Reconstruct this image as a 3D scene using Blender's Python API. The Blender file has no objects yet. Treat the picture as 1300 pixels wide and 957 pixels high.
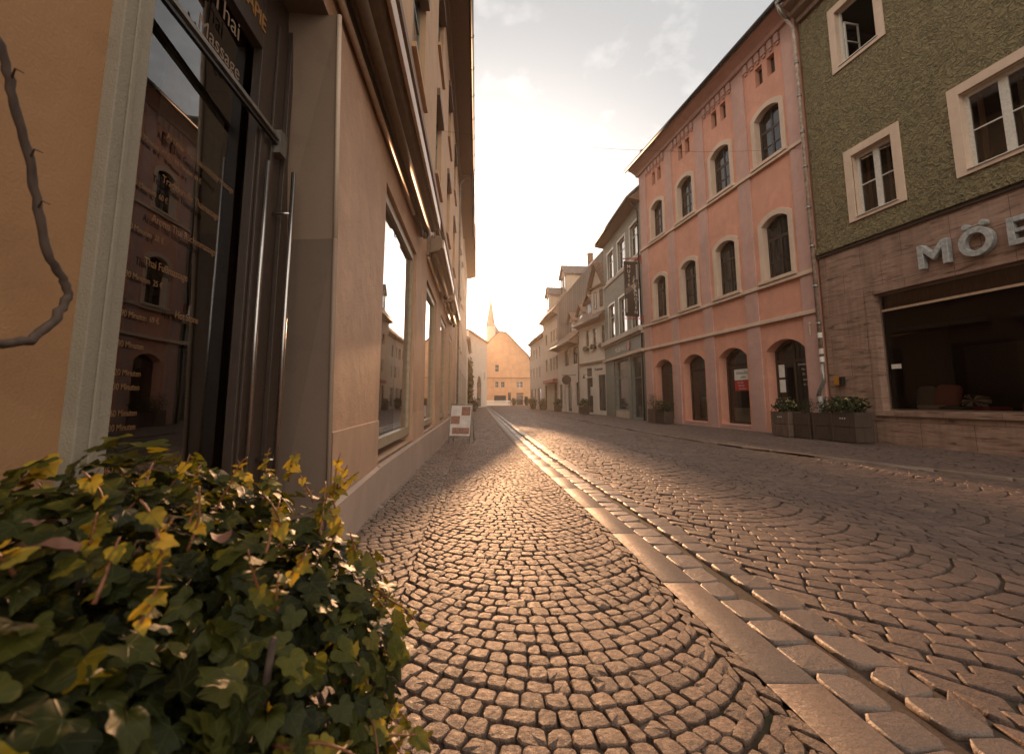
import bpy, math, random
import numpy as np
from mathutils import Vector, Matrix

random.seed(7)
RNG = np.random.default_rng(11)
SC = bpy.context.scene
COL = SC.collection
R = math.radians

# ------------------------------------------------------------------ tags
def tag(o, label=None, cat=None, group=None, kind=None):
    if label: o['label'] = label
    if cat: o['category'] = cat
    if group: o['group'] = group
    if kind: o['kind'] = kind
    return o

def empty(name, loc, rz=0.0, label=None, cat=None, group=None):
    o = bpy.data.objects.new(name, None)
    o.empty_display_size = 0.2
    COL.objects.link(o)
    o.location = loc
    o.rotation_euler = (0, 0, rz)
    return tag(o, label, cat, group)

def heading(h):
    """z rotation of a local frame whose X runs along compass-like heading h (0 = +Y, positive to the right)"""
    return R(90 - h)

# ------------------------------------------------------------------ materials
MATS = {}
def node_mat(name):
    m = bpy.data.materials.new(name); m.use_nodes = True
    nt = m.node_tree; nt.nodes.clear()
    out = nt.nodes.new('ShaderNodeOutputMaterial')
    b = nt.nodes.new('ShaderNodeBsdfPrincipled')
    nt.links.new(b.outputs[0], out.inputs[0])
    MATS[name] = m
    return m, nt, b, out

def coords(nt, scale=(1, 1, 1), kind='Object'):
    tc = nt.nodes.new('ShaderNodeTexCoord')
    mp = nt.nodes.new('ShaderNodeMapping')
    mp.inputs['Scale'].default_value = scale
    nt.links.new(tc.outputs[kind], mp.inputs[0])
    return mp.outputs[0]

def noise(nt, vec, scale, detail=5, rough=0.55, dist=0.0):
    n = nt.nodes.new('ShaderNodeTexNoise')
    n.inputs['Scale'].default_value = scale; n.inputs['Detail'].default_value = detail
    n.inputs['Roughness'].default_value = rough; n.inputs['Distortion'].default_value = dist
    nt.links.new(vec, n.inputs['Vector'])
    return n.outputs['Fac']

def ramp(nt, fac, stops):
    r = nt.nodes.new('ShaderNodeValToRGB')
    el = r.color_ramp.elements
    while len(el) < len(stops): el.new(0.5)
    for e, (p, c) in zip(el, stops):
        e.position = p; e.color = (*c, 1) if len(c) == 3 else c
    nt.links.new(fac, r.inputs[0])
    return r.outputs[0]

def mixc(nt, fac, a, b, mode='MIX'):
    m = nt.nodes.new('ShaderNodeMix'); m.data_type = 'RGBA'; m.blend_type = mode
    for sock, v in ((m.inputs[0], fac), (m.inputs[6], a), (m.inputs[7], b)):
        if hasattr(v, 'is_linked'): nt.links.new(v, sock)
        elif isinstance(v, (int, float)): sock.default_value = v
        else: sock.default_value = (*v, 1)
    return m.outputs[2]

def math_n(nt, op, a, b=0.0):
    m = nt.nodes.new('ShaderNodeMath'); m.operation = op
    for s, v in ((m.inputs[0], a), (m.inputs[1], b)):
        if hasattr(v, 'is_linked'): nt.links.new(v, s)
        else: s.default_value = v
    return m.outputs[0]

def bump(nt, b, h, strength=0.3, dist=0.01):
    bn = nt.nodes.new('ShaderNodeBump')
    bn.inputs['Strength'].default_value = strength; bn.inputs['Distance'].default_value = dist
    nt.links.new(h, bn.inputs['Height']); nt.links.new(bn.outputs[0], b.inputs['Normal'])

def lighten(c, f): return tuple(min(1, x * f) for x in c)

def plaster(name, col, stain=0.75, grain=90, bs=0.35, bd=0.004, rough=0.85, streak=True):
    m, nt, b, _ = node_mat(name)
    v = coords(nt)
    big = noise(nt, v, 0.9, 6, 0.6, 0.4)
    c = ramp(nt, big, [(0.3, lighten(col, stain)), (0.7, lighten(col, 1.08))])
    if streak:
        vs = coords(nt, (3.0, 3.0, 0.25))
        st = noise(nt, vs, 1.4, 5, 0.6)
        c = mixc(nt, math_n(nt, 'MULTIPLY', ramp(nt, st, [(0.5, (0, 0, 0)), (0.75, (1, 1, 1))]), 0.35), c, lighten(col, 0.55))
    pt = noise(nt, v, 1.9, 7, 0.62, 1.2)
    c = mixc(nt, math_n(nt, 'MULTIPLY', ramp(nt, pt, [(0.53, (0, 0, 0)), (0.57, (1, 1, 1))]), 0.28), c, lighten(col, 0.72))
    c = mixc(nt, math_n(nt, 'MULTIPLY', ramp(nt, pt, [(0.38, (1, 1, 1)), (0.42, (0, 0, 0))]), 0.22), c, lighten(col, 1.18))
    fine = noise(nt, v, grain, 4, 0.6)
    c = mixc(nt, 0.25, c, ramp(nt, fine, [(0.35, lighten(col, 0.8)), (0.65, lighten(col, 1.1))]))
    nt.links.new(c, b.inputs['Base Color'])
    b.inputs['Roughness'].default_value = rough
    med = noise(nt, v, 7, 4, 0.5)
    hgt = math_n(nt, 'ADD', math_n(nt, 'MULTIPLY', med, 2.2), fine)
    bump(nt, b, hgt, bs, bd)
    return m

def simple(name, col, rough=0.5, metal=0.0, grain=20, var=0.8, bs=0.08):
    m, nt, b, _ = node_mat(name)
    v = coords(nt)
    n = noise(nt, v, grain, 4)
    nt.links.new(ramp(nt, n, [(0.3, lighten(col, var)), (0.7, lighten(col, 1.1))]), b.inputs['Base Color'])
    b.inputs['Roughness'].default_value = rough
    b.inputs['Metallic'].default_value = metal
    if bs: bump(nt, b, n, bs, 0.003)
    return m

def wood(name, col, rough=0.6):
    m, nt, b, _ = node_mat(name)
    v = coords(nt, (8, 8, 0.8))
    n = noise(nt, v, 5, 6, 0.6, 0.6)
    nt.links.new(ramp(nt, n, [(0.3, lighten(col, 0.55)), (0.7, lighten(col, 1.15))]), b.inputs['Base Color'])
    b.inputs['Roughness'].default_value = rough
    bump(nt, b, n, 0.2, 0.004)
    return m

def green_render():
    m, nt, b, _ = node_mat('rough_green_render')
    v = coords(nt)
    big = noise(nt, v, 0.7, 6, 0.65, 0.5)
    c = ramp(nt, big, [(0.3, (0.14, 0.114, 0.055)), (0.5, (0.185, 0.148, 0.07)), (0.72, (0.245, 0.175, 0.09))])
    t = nt.nodes.new('ShaderNodeTexNoise'); t.inputs['Scale'].default_value = 8
    t.inputs['Detail'].default_value = 5; t.inputs['Distortion'].default_value = 1.6
    nt.links.new(v, t.inputs['Vector'])
    c = mixc(nt, 0.5, c, ramp(nt, t.outputs['Fac'], [(0.35, (0.07, 0.056, 0.028)), (0.62, (0.29, 0.235, 0.12))]))
    nt.links.new(c, b.inputs['Base Color']); b.inputs['Roughness'].default_value = 0.95
    bump(nt, b, t.outputs['Fac'], 1.0, 0.12)
    return m

def travertine():
    m, nt, b, _ = node_mat('travertine_cladding')
    v = coords(nt, (0.5, 0.5, 3.2))
    n = noise(nt, v, 3.0, 8, 0.7, 0.5)
    c = ramp(nt, n, [(0.34, (0.07, 0.036, 0.024)), (0.45, (0.29, 0.175, 0.12)), (0.7, (0.42, 0.275, 0.20))])
    v2 = coords(nt, (2.2, 2.2, 0.3))
    s = noise(nt, v2, 1.7, 6, 0.65)
    c = mixc(nt, math_n(nt, 'MULTIPLY', ramp(nt, s, [(0.42, (0, 0, 0)), (0.7, (1, 1, 1))]), 0.6), c, (0.15, 0.085, 0.055))
    br = nt.nodes.new('ShaderNodeTexBrick')
    br.inputs['Scale'].default_value = 1.0
    br.inputs['Mortar Size'].default_value = 0.006
    br.inputs['Brick Width'].default_value = 1.15; br.inputs['Row Height'].default_value = 0.62
    br.inputs['Color1'].default_value = (1, 1, 1, 1); br.inputs['Color2'].default_value = (0.88, 0.88, 0.88, 1)
    br.inputs['Mortar'].default_value = (0.35, 0.3, 0.28, 1)
    sw = nt.nodes.new('ShaderNodeSeparateXYZ'); cb = nt.nodes.new('ShaderNodeCombineXYZ')
    tc = nt.nodes.new('ShaderNodeTexCoord'); nt.links.new(tc.outputs['Object'], sw.inputs[0])
    nt.links.new(sw.outputs[0], cb.inputs[0]); nt.links.new(sw.outputs[2], cb.inputs[1])
    nt.links.new(cb.outputs[0], br.inputs['Vector'])
    c = mixc(nt, 1.0, c, br.outputs['Color'], 'MULTIPLY')
    nt.links.new(c, b.inputs['Base Color']); b.inputs['Roughness'].default_value = 0.6
    bump(nt, b, math_n(nt, 'MULTIPLY', n, br.outputs['Fac']) if False else n, 0.35, 0.012)
    return m

def tiles(name, col):
    m, nt, b, _ = node_mat(name)
    br = nt.nodes.new('ShaderNodeTexBrick')
    br.inputs['Scale'].default_value = 1.0; br.inputs['Mortar Size'].default_value = 0.02
    br.inputs['Brick Width'].default_value = 0.25; br.inputs['Row Height'].default_value = 0.22
    br.inputs['Color1'].default_value = (*col, 1); br.inputs['Color2'].default_value = (*lighten(col, 0.65), 1)
    br.inputs['Mortar'].default_value = (*lighten(col, 0.35), 1)
    nt.links.new(coords(nt), br.inputs['Vector'])
    nt.links.new(br.outputs['Color'], b.inputs['Base Color'])
    b.inputs['Roughness'].default_value = 0.8
    bump(nt, b, br.outputs['Fac'], 0.6, -0.03)
    return m

def slate_siding():
    m, nt, b, _ = node_mat('grey_green_clapboard')
    v = coords(nt)
    w = nt.nodes.new('ShaderNodeTexWave'); w.bands_direction = 'Z'; w.wave_profile = 'SAW'
    w.inputs['Scale'].default_value = 1.25
    nt.links.new(v, w.inputs['Vector'])
    n = noise(nt, v, 4, 5)
    nt.links.new(ramp(nt, n, [(0.3, (0.22, 0.23, 0.19)), (0.7, (0.33, 0.33, 0.27))]), b.inputs['Base Color'])
    b.inputs['Roughness'].default_value = 0.8
    bump(nt, b, w.outputs['Fac'], 0.9, 0.05)
    return m

def glass(name='window_glass', ior=1.75, tint=(0.75, 0.78, 0.75)):
    m = bpy.data.materials.new(name); m.use_nodes = True
    nt = m.node_tree; nt.nodes.clear()
    out = nt.nodes.new('ShaderNodeOutputMaterial')
    mix = nt.nodes.new('ShaderNodeMixShader'); fr = nt.nodes.new('ShaderNodeFresnel')
    tr = nt.nodes.new('ShaderNodeBsdfTransparent'); gl = nt.nodes.new('ShaderNodeBsdfGlossy')
    fr.inputs['IOR'].default_value = ior
    tr.inputs['Color'].default_value = (*tint, 1)
    gl.inputs['Roughness'].default_value = 0.0
    gl.inputs['Color'].default_value = (1, 1, 1, 1)
    n = noise(nt, coords(nt), 1.2, 2)
    bn = nt.nodes.new('ShaderNodeBump'); bn.inputs['Strength'].default_value = 0.02; bn.inputs['Distance'].default_value = 0.05
    nt.links.new(n, bn.inputs['Height']); nt.links.new(bn.outputs[0], gl.inputs['Normal'])
    nt.links.new(fr.outputs[0], mix.inputs[0]); nt.links.new(tr.outputs[0], mix.inputs[1]); nt.links.new(gl.outputs[0], mix.inputs[2])
    nt.links.new(mix.outputs[0], out.inputs[0])
    MATS[name] = m
    return m

def cobble(name, dark, light, rough=0.5, bs=0.8):
    m, nt, b, _ = node_mat(name)
    a = nt.nodes.new('ShaderNodeAttribute'); a.attribute_name = 'tone'
    v = coords(nt)
    sp = noise(nt, v, 160, 4, 0.7)
    ch = noise(nt, v, 38, 6, 0.7)
    c = ramp(nt, a.outputs['Fac'], [(0.0, dark), (0.6, tuple((p + q) / 2 for p, q in zip(dark, light))), (1.0, light)])
    c = mixc(nt, 0.55, c, ramp(nt, sp, [(0.38, lighten(dark, 0.55)), (0.62, lighten(light, 1.1))]))
    c = mixc(nt, math_n(nt, 'MULTIPLY', ramp(nt, noise(nt, v, 0.8, 4), [(0.5, (0, 0, 0)), (0.7, (1, 1, 1))]), 0.35), c, lighten(dark, 0.7))
    nt.links.new(c, b.inputs['Base Color'])
    nt.links.new(ramp(nt, ch, [(0.3, (rough - 0.12,) * 3), (0.7, (rough + 0.2,) * 3)]), b.inputs['Roughness'])
    h = math_n(nt, 'ADD', math_n(nt, 'MULTIPLY', ch, 3.0), sp)
    bump(nt, b, h, bs, 0.006)
    return m

def leafmat(name, cols, trans=0.35):
    m, nt, b, out = node_mat(name)
    a = nt.nodes.new('ShaderNodeAttribute'); a.attribute_name = 'tone'
    c = ramp(nt, a.outputs['Fac'], [(i / (len(cols) - 1), q) for i, q in enumerate(cols)])
    v = coords(nt); n = noise(nt, v, 60, 3)
    c = mixc(nt, 0.3, c, mixc(nt, 1.0, c, ramp(nt, n, [(0.3, (0.5, 0.5, 0.5)), (0.7, (1.3, 1.3, 1.3))]), 'MULTIPLY'))
    ax = nt.nodes.new('ShaderNodeAttribute'); ax.attribute_name = 'leafx'
    ay = nt.nodes.new('ShaderNodeAttribute'); ay.attribute_name = 'leafy'
    X_ = math_n(nt, 'ABSOLUTE', ax.outputs['Fac']); Y_ = ay.outputs['Fac']
    d1 = X_
    d2 = math_n(nt, 'ABSOLUTE', math_n(nt, 'SUBTRACT', math_n(nt, 'SUBTRACT', Y_, 0.08), math_n(nt, 'MULTIPLY', X_, 0.95)))
    d3 = math_n(nt, 'ABSOLUTE', math_n(nt, 'ADD', math_n(nt, 'SUBTRACT', Y_, 0.08), math_n(nt, 'MULTIPLY', X_, 0.25)))
    d4 = math_n(nt, 'ABSOLUTE', math_n(nt, 'SUBTRACT', math_n(nt, 'SUBTRACT', Y_, 0.42), math_n(nt, 'MULTIPLY', X_, 0.95)))
    dm = math_n(nt, 'MINIMUM', math_n(nt, 'MINIMUM', d1, d2), math_n(nt, 'MINIMUM', d3, d4))
    vein = ramp(nt, dm, [(0.008, (1, 1, 1)), (0.030, (0, 0, 0))])
    c = mixc(nt, math_n(nt, 'MULTIPLY', vein, 0.45), c, mixc(nt, 1.0, c, (0.05, 0.055, 0.02), 'ADD'))
    nt.links.new(c, b.inputs['Base Color']); b.inputs['Roughness'].default_value = 0.52
    bump(nt, b, vein, 0.35, 0.002)
    b.inputs['Specular IOR Level'].default_value = 0.22
    t = nt.nodes.new('ShaderNodeBsdfTranslucent'); nt.links.new(mixc(nt, 1.0, c, (1.6, 1.5, 0.6), 'MULTIPLY'), t.inputs[0])
    mx = nt.nodes.new('ShaderNodeMixShader'); mx.inputs[0].default_value = trans
    nt.links.new(b.outputs[0], mx.inputs[1]); nt.links.new(t.outputs[0], mx.inputs[2])
    nt.links.new(mx.outputs[0], out.inputs[0])
    return m

PINK = plaster('salmon_plaster', (0.66, 0.315, 0.21), 0.78, 80, 0.25)
PINK2 = plaster('rose_pilaster_plaster', (0.54, 0.325, 0.265), 0.80, 80, 0.25)
CREAM = plaster('cream_trim', (0.62, 0.46, 0.34), 0.85, 80, 0.2)
PEACH = plaster('tan_upper_plaster', (0.54, 0.33, 0.19), 0.88, 70, 0.3)
OCHRE = plaster('ochre_plaster', (0.36, 0.19, 0.085), 0.85, 110, 0.5, 0.004)
TANW = plaster('tan_plaster', (0.50, 0.285, 0.165), 0.62, 60, 0.7, 0.010, 0.7)
BANDT = plaster('tan_band_plaster', (0.47, 0.28, 0.17), 0.88, 90, 0.3, 0.004, 0.8)
PLINTH = plaster('grey_plinth_render', (0.40, 0.28, 0.21), 0.85, 120, 0.3)
JAMB = plaster('grey_jamb_stone', (0.27, 0.225, 0.16), 0.85, 130, 0.6, 0.005, streak=False)
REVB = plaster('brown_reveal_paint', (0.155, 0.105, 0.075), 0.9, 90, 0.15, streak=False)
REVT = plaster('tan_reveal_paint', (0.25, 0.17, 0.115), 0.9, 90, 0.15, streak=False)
WHITEP = plaster('off_white_plaster', (0.66, 0.56, 0.46), 0.85, 80, 0.25)
GREYP = plaster('warm_grey_plaster', (0.50, 0.41, 0.33), 0.85, 80, 0.25)
TAN2 = plaster('pale_tan_plaster', (0.52, 0.40, 0.29), 0.85, 80, 0.25)
ORANGEP = plaster('orange_plaster', (0.58, 0.33, 0.18), 0.72, 60, 0.3)
PALE = plaster('pale_plaster', (0.64, 0.53, 0.42), 0.88, 60, 0.2)
GREEN = green_render()
TRAV = travertine()
SIDING = slate_siding()
GREYW = simple('grey_green_paint', (0.16, 0.165, 0.13), 0.6, grain=8)
TILE = tiles('brown_roof_tiles', (0.17, 0.09, 0.055))
TILE2 = tiles('slate_roof', (0.12, 0.105, 0.095))
SOFFIT = wood('brown_soffit_boards', (0.20, 0.115, 0.065))
DKBROWN = simple('dark_brown_paint', (0.05, 0.032, 0.022), 0.45)
BROWN = simple('brown_window_paint', (0.085, 0.05, 0.03), 0.5)
TANFR = simple('tan_window_frame', (0.36, 0.27, 0.17), 0.45, grain=12)
WHITEFR = simple('white_window_paint', (0.60, 0.55, 0.47), 0.5, grain=25)
OLIVEFR = simple('olive_grey_window_paint', (0.22, 0.21, 0.16), 0.5)
STEEL = simple('brushed_steel', (0.48, 0.44, 0.40), 0.28, 1.0, 60, 0.85)
ZINC = simple('weathered_zinc', (0.30, 0.27, 0.23), 0.45, 0.7, 12, 0.6)
PIPEW = simple('rusty_pale_pipe', (0.48, 0.36, 0.28), 0.6, 0.1, 9, 0.5)
DARKM = simple('dark_metal', (0.03, 0.027, 0.025), 0.4, 0.6)
ALU = simple('grey_letter_metal', (0.46, 0.47, 0.45), 0.45, 0.3, 14, 0.6)
BLACKP = simple('black_board', (0.014, 0.012, 0.011), 0.35)
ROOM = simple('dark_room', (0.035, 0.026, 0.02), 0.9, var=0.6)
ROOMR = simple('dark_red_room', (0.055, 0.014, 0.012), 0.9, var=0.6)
CURT = simple('grey_curtain', (0.42, 0.38, 0.32), 0.95, grain=30)
GOLD = simple('gold_lettering', (0.50, 0.25, 0.08), 0.4, 0.3)
GOLDM = simple('faded_gold_lettering', (0.20, 0.10, 0.035), 0.6)
PALEINK = simple('pale_lettering', (0.62, 0.56, 0.48), 0.6)
PAPER = simple('paper_sheet', (0.70, 0.70, 0.62), 0.7, grain=6, var=0.9)
REDP = simple('red_paper', (0.42, 0.03, 0.03), 0.6)
REDM = simple('red_bracket_paint', (0.30, 0.035, 0.03), 0.5)
POSTER1 = simple('poster_white', (0.68, 0.60, 0.54), 0.6, grain=5)
POSTER2 = simple('poster_pink', (0.36, 0.17, 0.12), 0.6, grain=26, var=0.4)
AWN = simple('awning_brown_metal', (0.155, 0.10, 0.06), 0.45, 0.2, 14)
AWN2 = simple('awning_pale_edge', (0.55, 0.38, 0.26), 0.4, 0.2, 14)
PLANTW = wood('planter_wood', (0.075, 0.048, 0.032), 0.7)
PLANTT = wood('tan_planter_wood', (0.14, 0.088, 0.058), 0.7)
SOIL = simple('soil', (0.03, 0.02, 0.014), 0.95)
BARK = wood('vine_bark', (0.075, 0.047, 0.032), 0.85)
STEM = simple('ivy_stem', (0.20, 0.075, 0.03), 0.6, grain=40)
CUSH1 = simple('grey_cushion_cloth', (0.22, 0.24, 0.24), 0.9, grain=60)
CUSH2 = simple('pink_cushion_cloth', (0.42, 0.17, 0.15), 0.9, grain=60)
CUSH3 = simple('white_cushion_cloth', (0.60, 0.54, 0.50), 0.9, grain=60)
CUSH4 = simple('red_blanket_cloth', (0.33, 0.035, 0.03), 0.9, grain=60)
CUSH5 = simple('orange_red_cloth', (0.38, 0.09, 0.04), 0.9, grain=60)
CUSH6 = simple('ochre_cloth', (0.28, 0.15, 0.04), 0.9, grain=60)
CUSH7 = simple('green_cloth', (0.10, 0.14, 0.11), 0.9, grain=60)
YEL = simple('yellow_box_paint', (0.42, 0.18, 0.02), 0.5)
COPPER = simple('spire_slate', (0.16, 0.12, 0.10), 0.7)
GLASS = glass()
GLASSS = glass('shop_glass', 1.4, (0.8, 0.8, 0.78))
GLASSD = glass('door_glass', 1.9, (0.55, 0.52, 0.48))
PANE = simple('far_window_glass', (0.035, 0.035, 0.035), 0.06, 0.0, 2, 0.7, 0.0)
PANE.node_tree.nodes['Principled BSDF'].inputs['Specular IOR Level'].default_value = 0.9
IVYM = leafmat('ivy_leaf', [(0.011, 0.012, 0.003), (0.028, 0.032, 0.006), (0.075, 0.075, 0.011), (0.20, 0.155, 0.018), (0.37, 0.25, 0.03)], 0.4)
SHRUBM = leafmat('shrub_leaf', [(0.012, 0.02, 0.008), (0.03, 0.042, 0.016), (0.07, 0.08, 0.03)], 0.25)
FLOWM = leafmat('pale_flower', [(0.45, 0.30, 0.10), (0.6, 0.5, 0.35)], 0.2)
VINEM = leafmat('vine_leaf', [(0.05, 0.035, 0.01), (0.10, 0.07, 0.02), (0.17, 0.11, 0.03)], 0.3)
DRY = simple('dry_leaf', (0.17, 0.075, 0.045), 0.6, grain=40, var=0.5)
COB1 = cobble('sidewalk_granite', (0.055, 0.037, 0.028), (0.29, 0.18, 0.12), 0.62, 1.0)
COB2 = cobble('road_setts', (0.038, 0.024, 0.018), (0.185, 0.112, 0.08), 0.58, 0.85)
COB3 = cobble('gutter_setts', (0.09, 0.062, 0.048), (0.22, 0.155, 0.115), 0.46, 0.5)
SLABM = cobble('granite_slab', (0.13, 0.088, 0.063), (0.22, 0.15, 0.107), 0.6, 0.35)
JOINT = simple('joint_sand', (0.070, 0.042, 0.026), 0.95, grain=60, var=0.5, bs=0.5)
_nt = JOINT.node_tree; _b = _nt.nodes['Principled BSDF']; _src = _b.inputs['Base Color'].links[0].from_socket
_m = ramp(_nt, noise(_nt, coords(_nt), 1.6, 5, 0.65), [(0.52, (0, 0, 0)), (0.62, (1, 1, 1))])
_nt.links.new(mixc(_nt, math_n(_nt, 'MULTIPLY', _m, 0.6), _src, (0.035, 0.042, 0.012)), _b.inputs['Base Color'])
EARTH = simple('earth', (0.07, 0.06, 0.045), 0.95, grain=2)

# ------------------------------------------------------------------ mesh collector
class MB:
    def __init__(s, *mats): s.v = []; s.f = []; s.m = []; s.mats = list(mats)
    def mi(s, mat):
        if mat is None: return 0
        if mat not in s.mats: s.mats.append(mat)
        return s.mats.index(mat)
    def add(s, vs, fs, mat=None):
        n = len(s.v); s.v += [tuple(p) for p in vs]
        k = s.mi(mat)
        for f in fs: s.f.append(tuple(i + n for i in f)); s.m.append(k)
        return s
    def box(s, x0, x1, y0, y1, z0, z1, mat=None):
        v = [(x0, y0, z0), (x1, y0, z0), (x1, y1, z0), (x0, y1, z0), (x0, y0, z1), (x1, y0, z1), (x1, y1, z1), (x0, y1, z1)]
        return s.add(v, [(0, 3, 2, 1), (4, 5, 6, 7), (0, 1, 5, 4), (1, 2, 6, 5), (2, 3, 7, 6), (3, 0, 4, 7)], mat)
    def prism_y(s, poly, y0, y1, mat=None):     # polygon in (x, z) extruded along y
        n = len(poly)
        v = [(x, y0, z) for x, z in poly] + [(x, y1, z) for x, z in poly]
        f = [tuple(range(n)), tuple(range(2 * n - 1, n - 1, -1))]
        f += [(i, i + n, (i + 1) % n + n, (i + 1) % n) for i in range(n)]
        return s.add(v, f, mat)
    def prism_x(s, poly, x0, x1, mat=None):     # polygon in (y, z) extruded along x
        n = len(poly)
        v = [(x0, y, z) for y, z in poly] + [(x1, y, z) for y, z in poly]
        f = [tuple(range(n)), tuple(range(2 * n - 1, n - 1, -1))]
        f += [(i, i + n, (i + 1) % n + n, (i + 1) % n) for i in range(n)]
        return s.add(v, f, mat)
    def prism_z(s, poly, z0, z1, mat=None):
        n = len(poly)
        v = [(x, y, z0) for x, y in poly] + [(x, y, z1) for x, y in poly]
        f = [tuple(range(n - 1, -1, -1)), tuple(range(n, 2 * n))]
        f += [(i, (i + 1) % n, (i + 1) % n + n, i + n) for i in range(n)]
        return s.add(v, f, mat)
    def tube(s, pts, r, n=10, mat=None, caps=True):
        pts = [Vector(p) for p in pts]
        rs = r if isinstance(r, (list, tuple)) else [r] * len(pts)
        base = len(s.v); k = s.mi(mat); up = Vector((0, 0, 1)); prev = None
        for i, p in enumerate(pts):
            d = (pts[min(i + 1, len(pts) - 1)] - pts[max(i - 1, 0)]).normalized()
            a = prev if prev is not None else (up if abs(d.z) < 0.9 else Vector((1, 0, 0)))
            a = (a - d * a.dot(d)).normalized(); prev = a
            b = d.cross(a)
            for j in range(n):
                t = 2 * math.pi * j / n
                s.v.append(tuple(p + (a * math.cos(t) + b * math.sin(t)) * rs[i]))
        for i in range(len(pts) - 1):
            for j in range(n):
                q = base + i * n
                s.f.append((q + j, q + (j + 1) % n, q + n + (j + 1) % n, q + n + j)); s.m.append(k)
        if caps:
            s.f.append(tuple(base + j for j in range(n - 1, -1, -1))); s.m.append(k)
            s.f.append(tuple(base + (len(pts) - 1) * n + j for j in range(n))); s.m.append(k)
        return s
    def build(s, name, parent=None, smooth=False, bevel=0.0, mat=None):
        me = bpy.data.meshes.new(name)
        me.from_pydata(s.v, [], s.f)
        ms = [m for m in s.mats if m is not None] or [mat]
        for m in ms: me.materials.append(m)
        me.polygons.foreach_set('material_index', s.m)
        if smooth: me.polygons.foreach_set('use_smooth', [True] * len(s.f))
        me.update()
        o = bpy.data.objects.new(name, me); COL.objects.link(o)
        if parent is not None: o.parent = parent
        if bevel:
            b = o.modifiers.new('bevel', 'BEVEL'); b.width = bevel; b.segments = 2; b.limit_method = 'ANGLE'
        return o

def arch_pts(s0, s1, zt, rise, n=12):
    """points along an arch top from left to right; zt = apex height"""
    if rise <= 0: return [(s0, zt), (s1, zt)]
    w = s1 - s0; Rr = (w * w / 4 + rise * rise) / (2 * rise); xm = (s0 + s1) / 2; zc = zt - Rr
    return [(s0 + w * i / n, zc + math.sqrt(max(0, Rr * Rr - (s0 + w * i / n - xm) ** 2))) for i in range(n + 1)]

def wall_panel(mb, s0, s1, z0, z1, ops, y0=0.0, mat=None):
    """front wall in the plane y=y0 facing -y, with openings (s0,s1,z0,z1,rise,depth,reveal material)"""
    xs = sorted(set([s0, s1] + [o[0] for o in ops] + [o[1] for o in ops]))
    zs = sorted(set([z0, z1] + [o[2] for o in ops] + [o[3] for o in ops]))
    for i in range(len(xs) - 1):
        for j in range(len(zs) - 1):
            cx, cz = (xs[i] + xs[i + 1]) / 2, (zs[j] + zs[j + 1]) / 2
            if any(o[0] < cx < o[1] and o[2] < cz < o[3] for o in ops): continue
            mb.add([(xs[i], y0, zs[j]), (xs[i + 1], y0, zs[j]), (xs[i + 1], y0, zs[j + 1]), (xs[i], y0, zs[j + 1])], [(0, 1, 2, 3)], mat)
    for (a, b, c, d, rise, dep, rm) in ops:
        ap = arch_pts(a, b, d, rise)
        rm = rm or mat
        if rise > 0:
            for (xa, za), (xb, zb) in zip(ap[:-1], ap[1:]):
                mb.add([(xa, y0, za), (xb, y0, zb), (xb, y0, d), (xa, y0, d)], [(0, 1, 2, 3)], mat)
        y1 = y0 + dep
        zl = ap[0][1]
        mb.add([(a, y0, c), (a, y1, c), (a, y1, zl), (a, y0, zl)], [(0, 1, 2, 3)][::-1], rm)
        mb.add([(b, y0, c), (b, y1, c), (b, y1, zl), (b, y0, zl)], [(3, 2, 1, 0)], rm)
        mb.add([(a, y0, c), (b, y0, c), (b, y1, c), (a, y1, c)], [(0, 1, 2, 3)], rm)
        for (xa, za), (xb, zb) in zip(ap[:-1], ap[1:]):
            mb.add([(xa, y0, za), (xa, y1, za), (xb, y1, zb), (xb, y0, zb)], [(0, 1, 2, 3)], rm)

def ring(mb, s0, s1, z0, z1, rise, t, y0, y1, mat=None, bottom=True, tb=None):
    """frame that follows an arched opening: outer outline minus outline inset by t"""
    tb = t if tb is None else tb
    o = [(s0, z0)] + arch_pts(s0, s1, z1, rise) + [(s1, z0)]
    ri = rise * (s1 - s0 - 2 * t) / (s1 - s0) if rise else 0
    i_ = [(s0 + t, z0 + (tb if bottom else 0))] + arch_pts(s0 + t, s1 - t, z1 - t, ri) + [(s1 - t, z0 + (tb if bottom else 0))]
    n = len(o)
    v = [(x, y0, z) for x, z in o] + [(x, y0, z) for x, z in i_] + [(x, y1, z) for x, z in o] + [(x, y1, z) for x, z in i_]
    rng = range(n) if bottom else range(n - 1)
    f = []
    for k in rng:
        q = (k + 1) % n
        f += [(k, q, n + q, n + k), (2 * n + k, 3 * n + k, 3 * n + q, 2 * n + q), (n + k, n + q, 3 * n + q, 3 * n + k), (k, 2 * n + k, 2 * n + q, q)]
    if not bottom:
        f += [(0, n, 3 * n, 2 * n), (n - 1, 3 * n - 1, 4 * n - 1, 2 * n - 1)]
    mb.add(v, f, mat)

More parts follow.
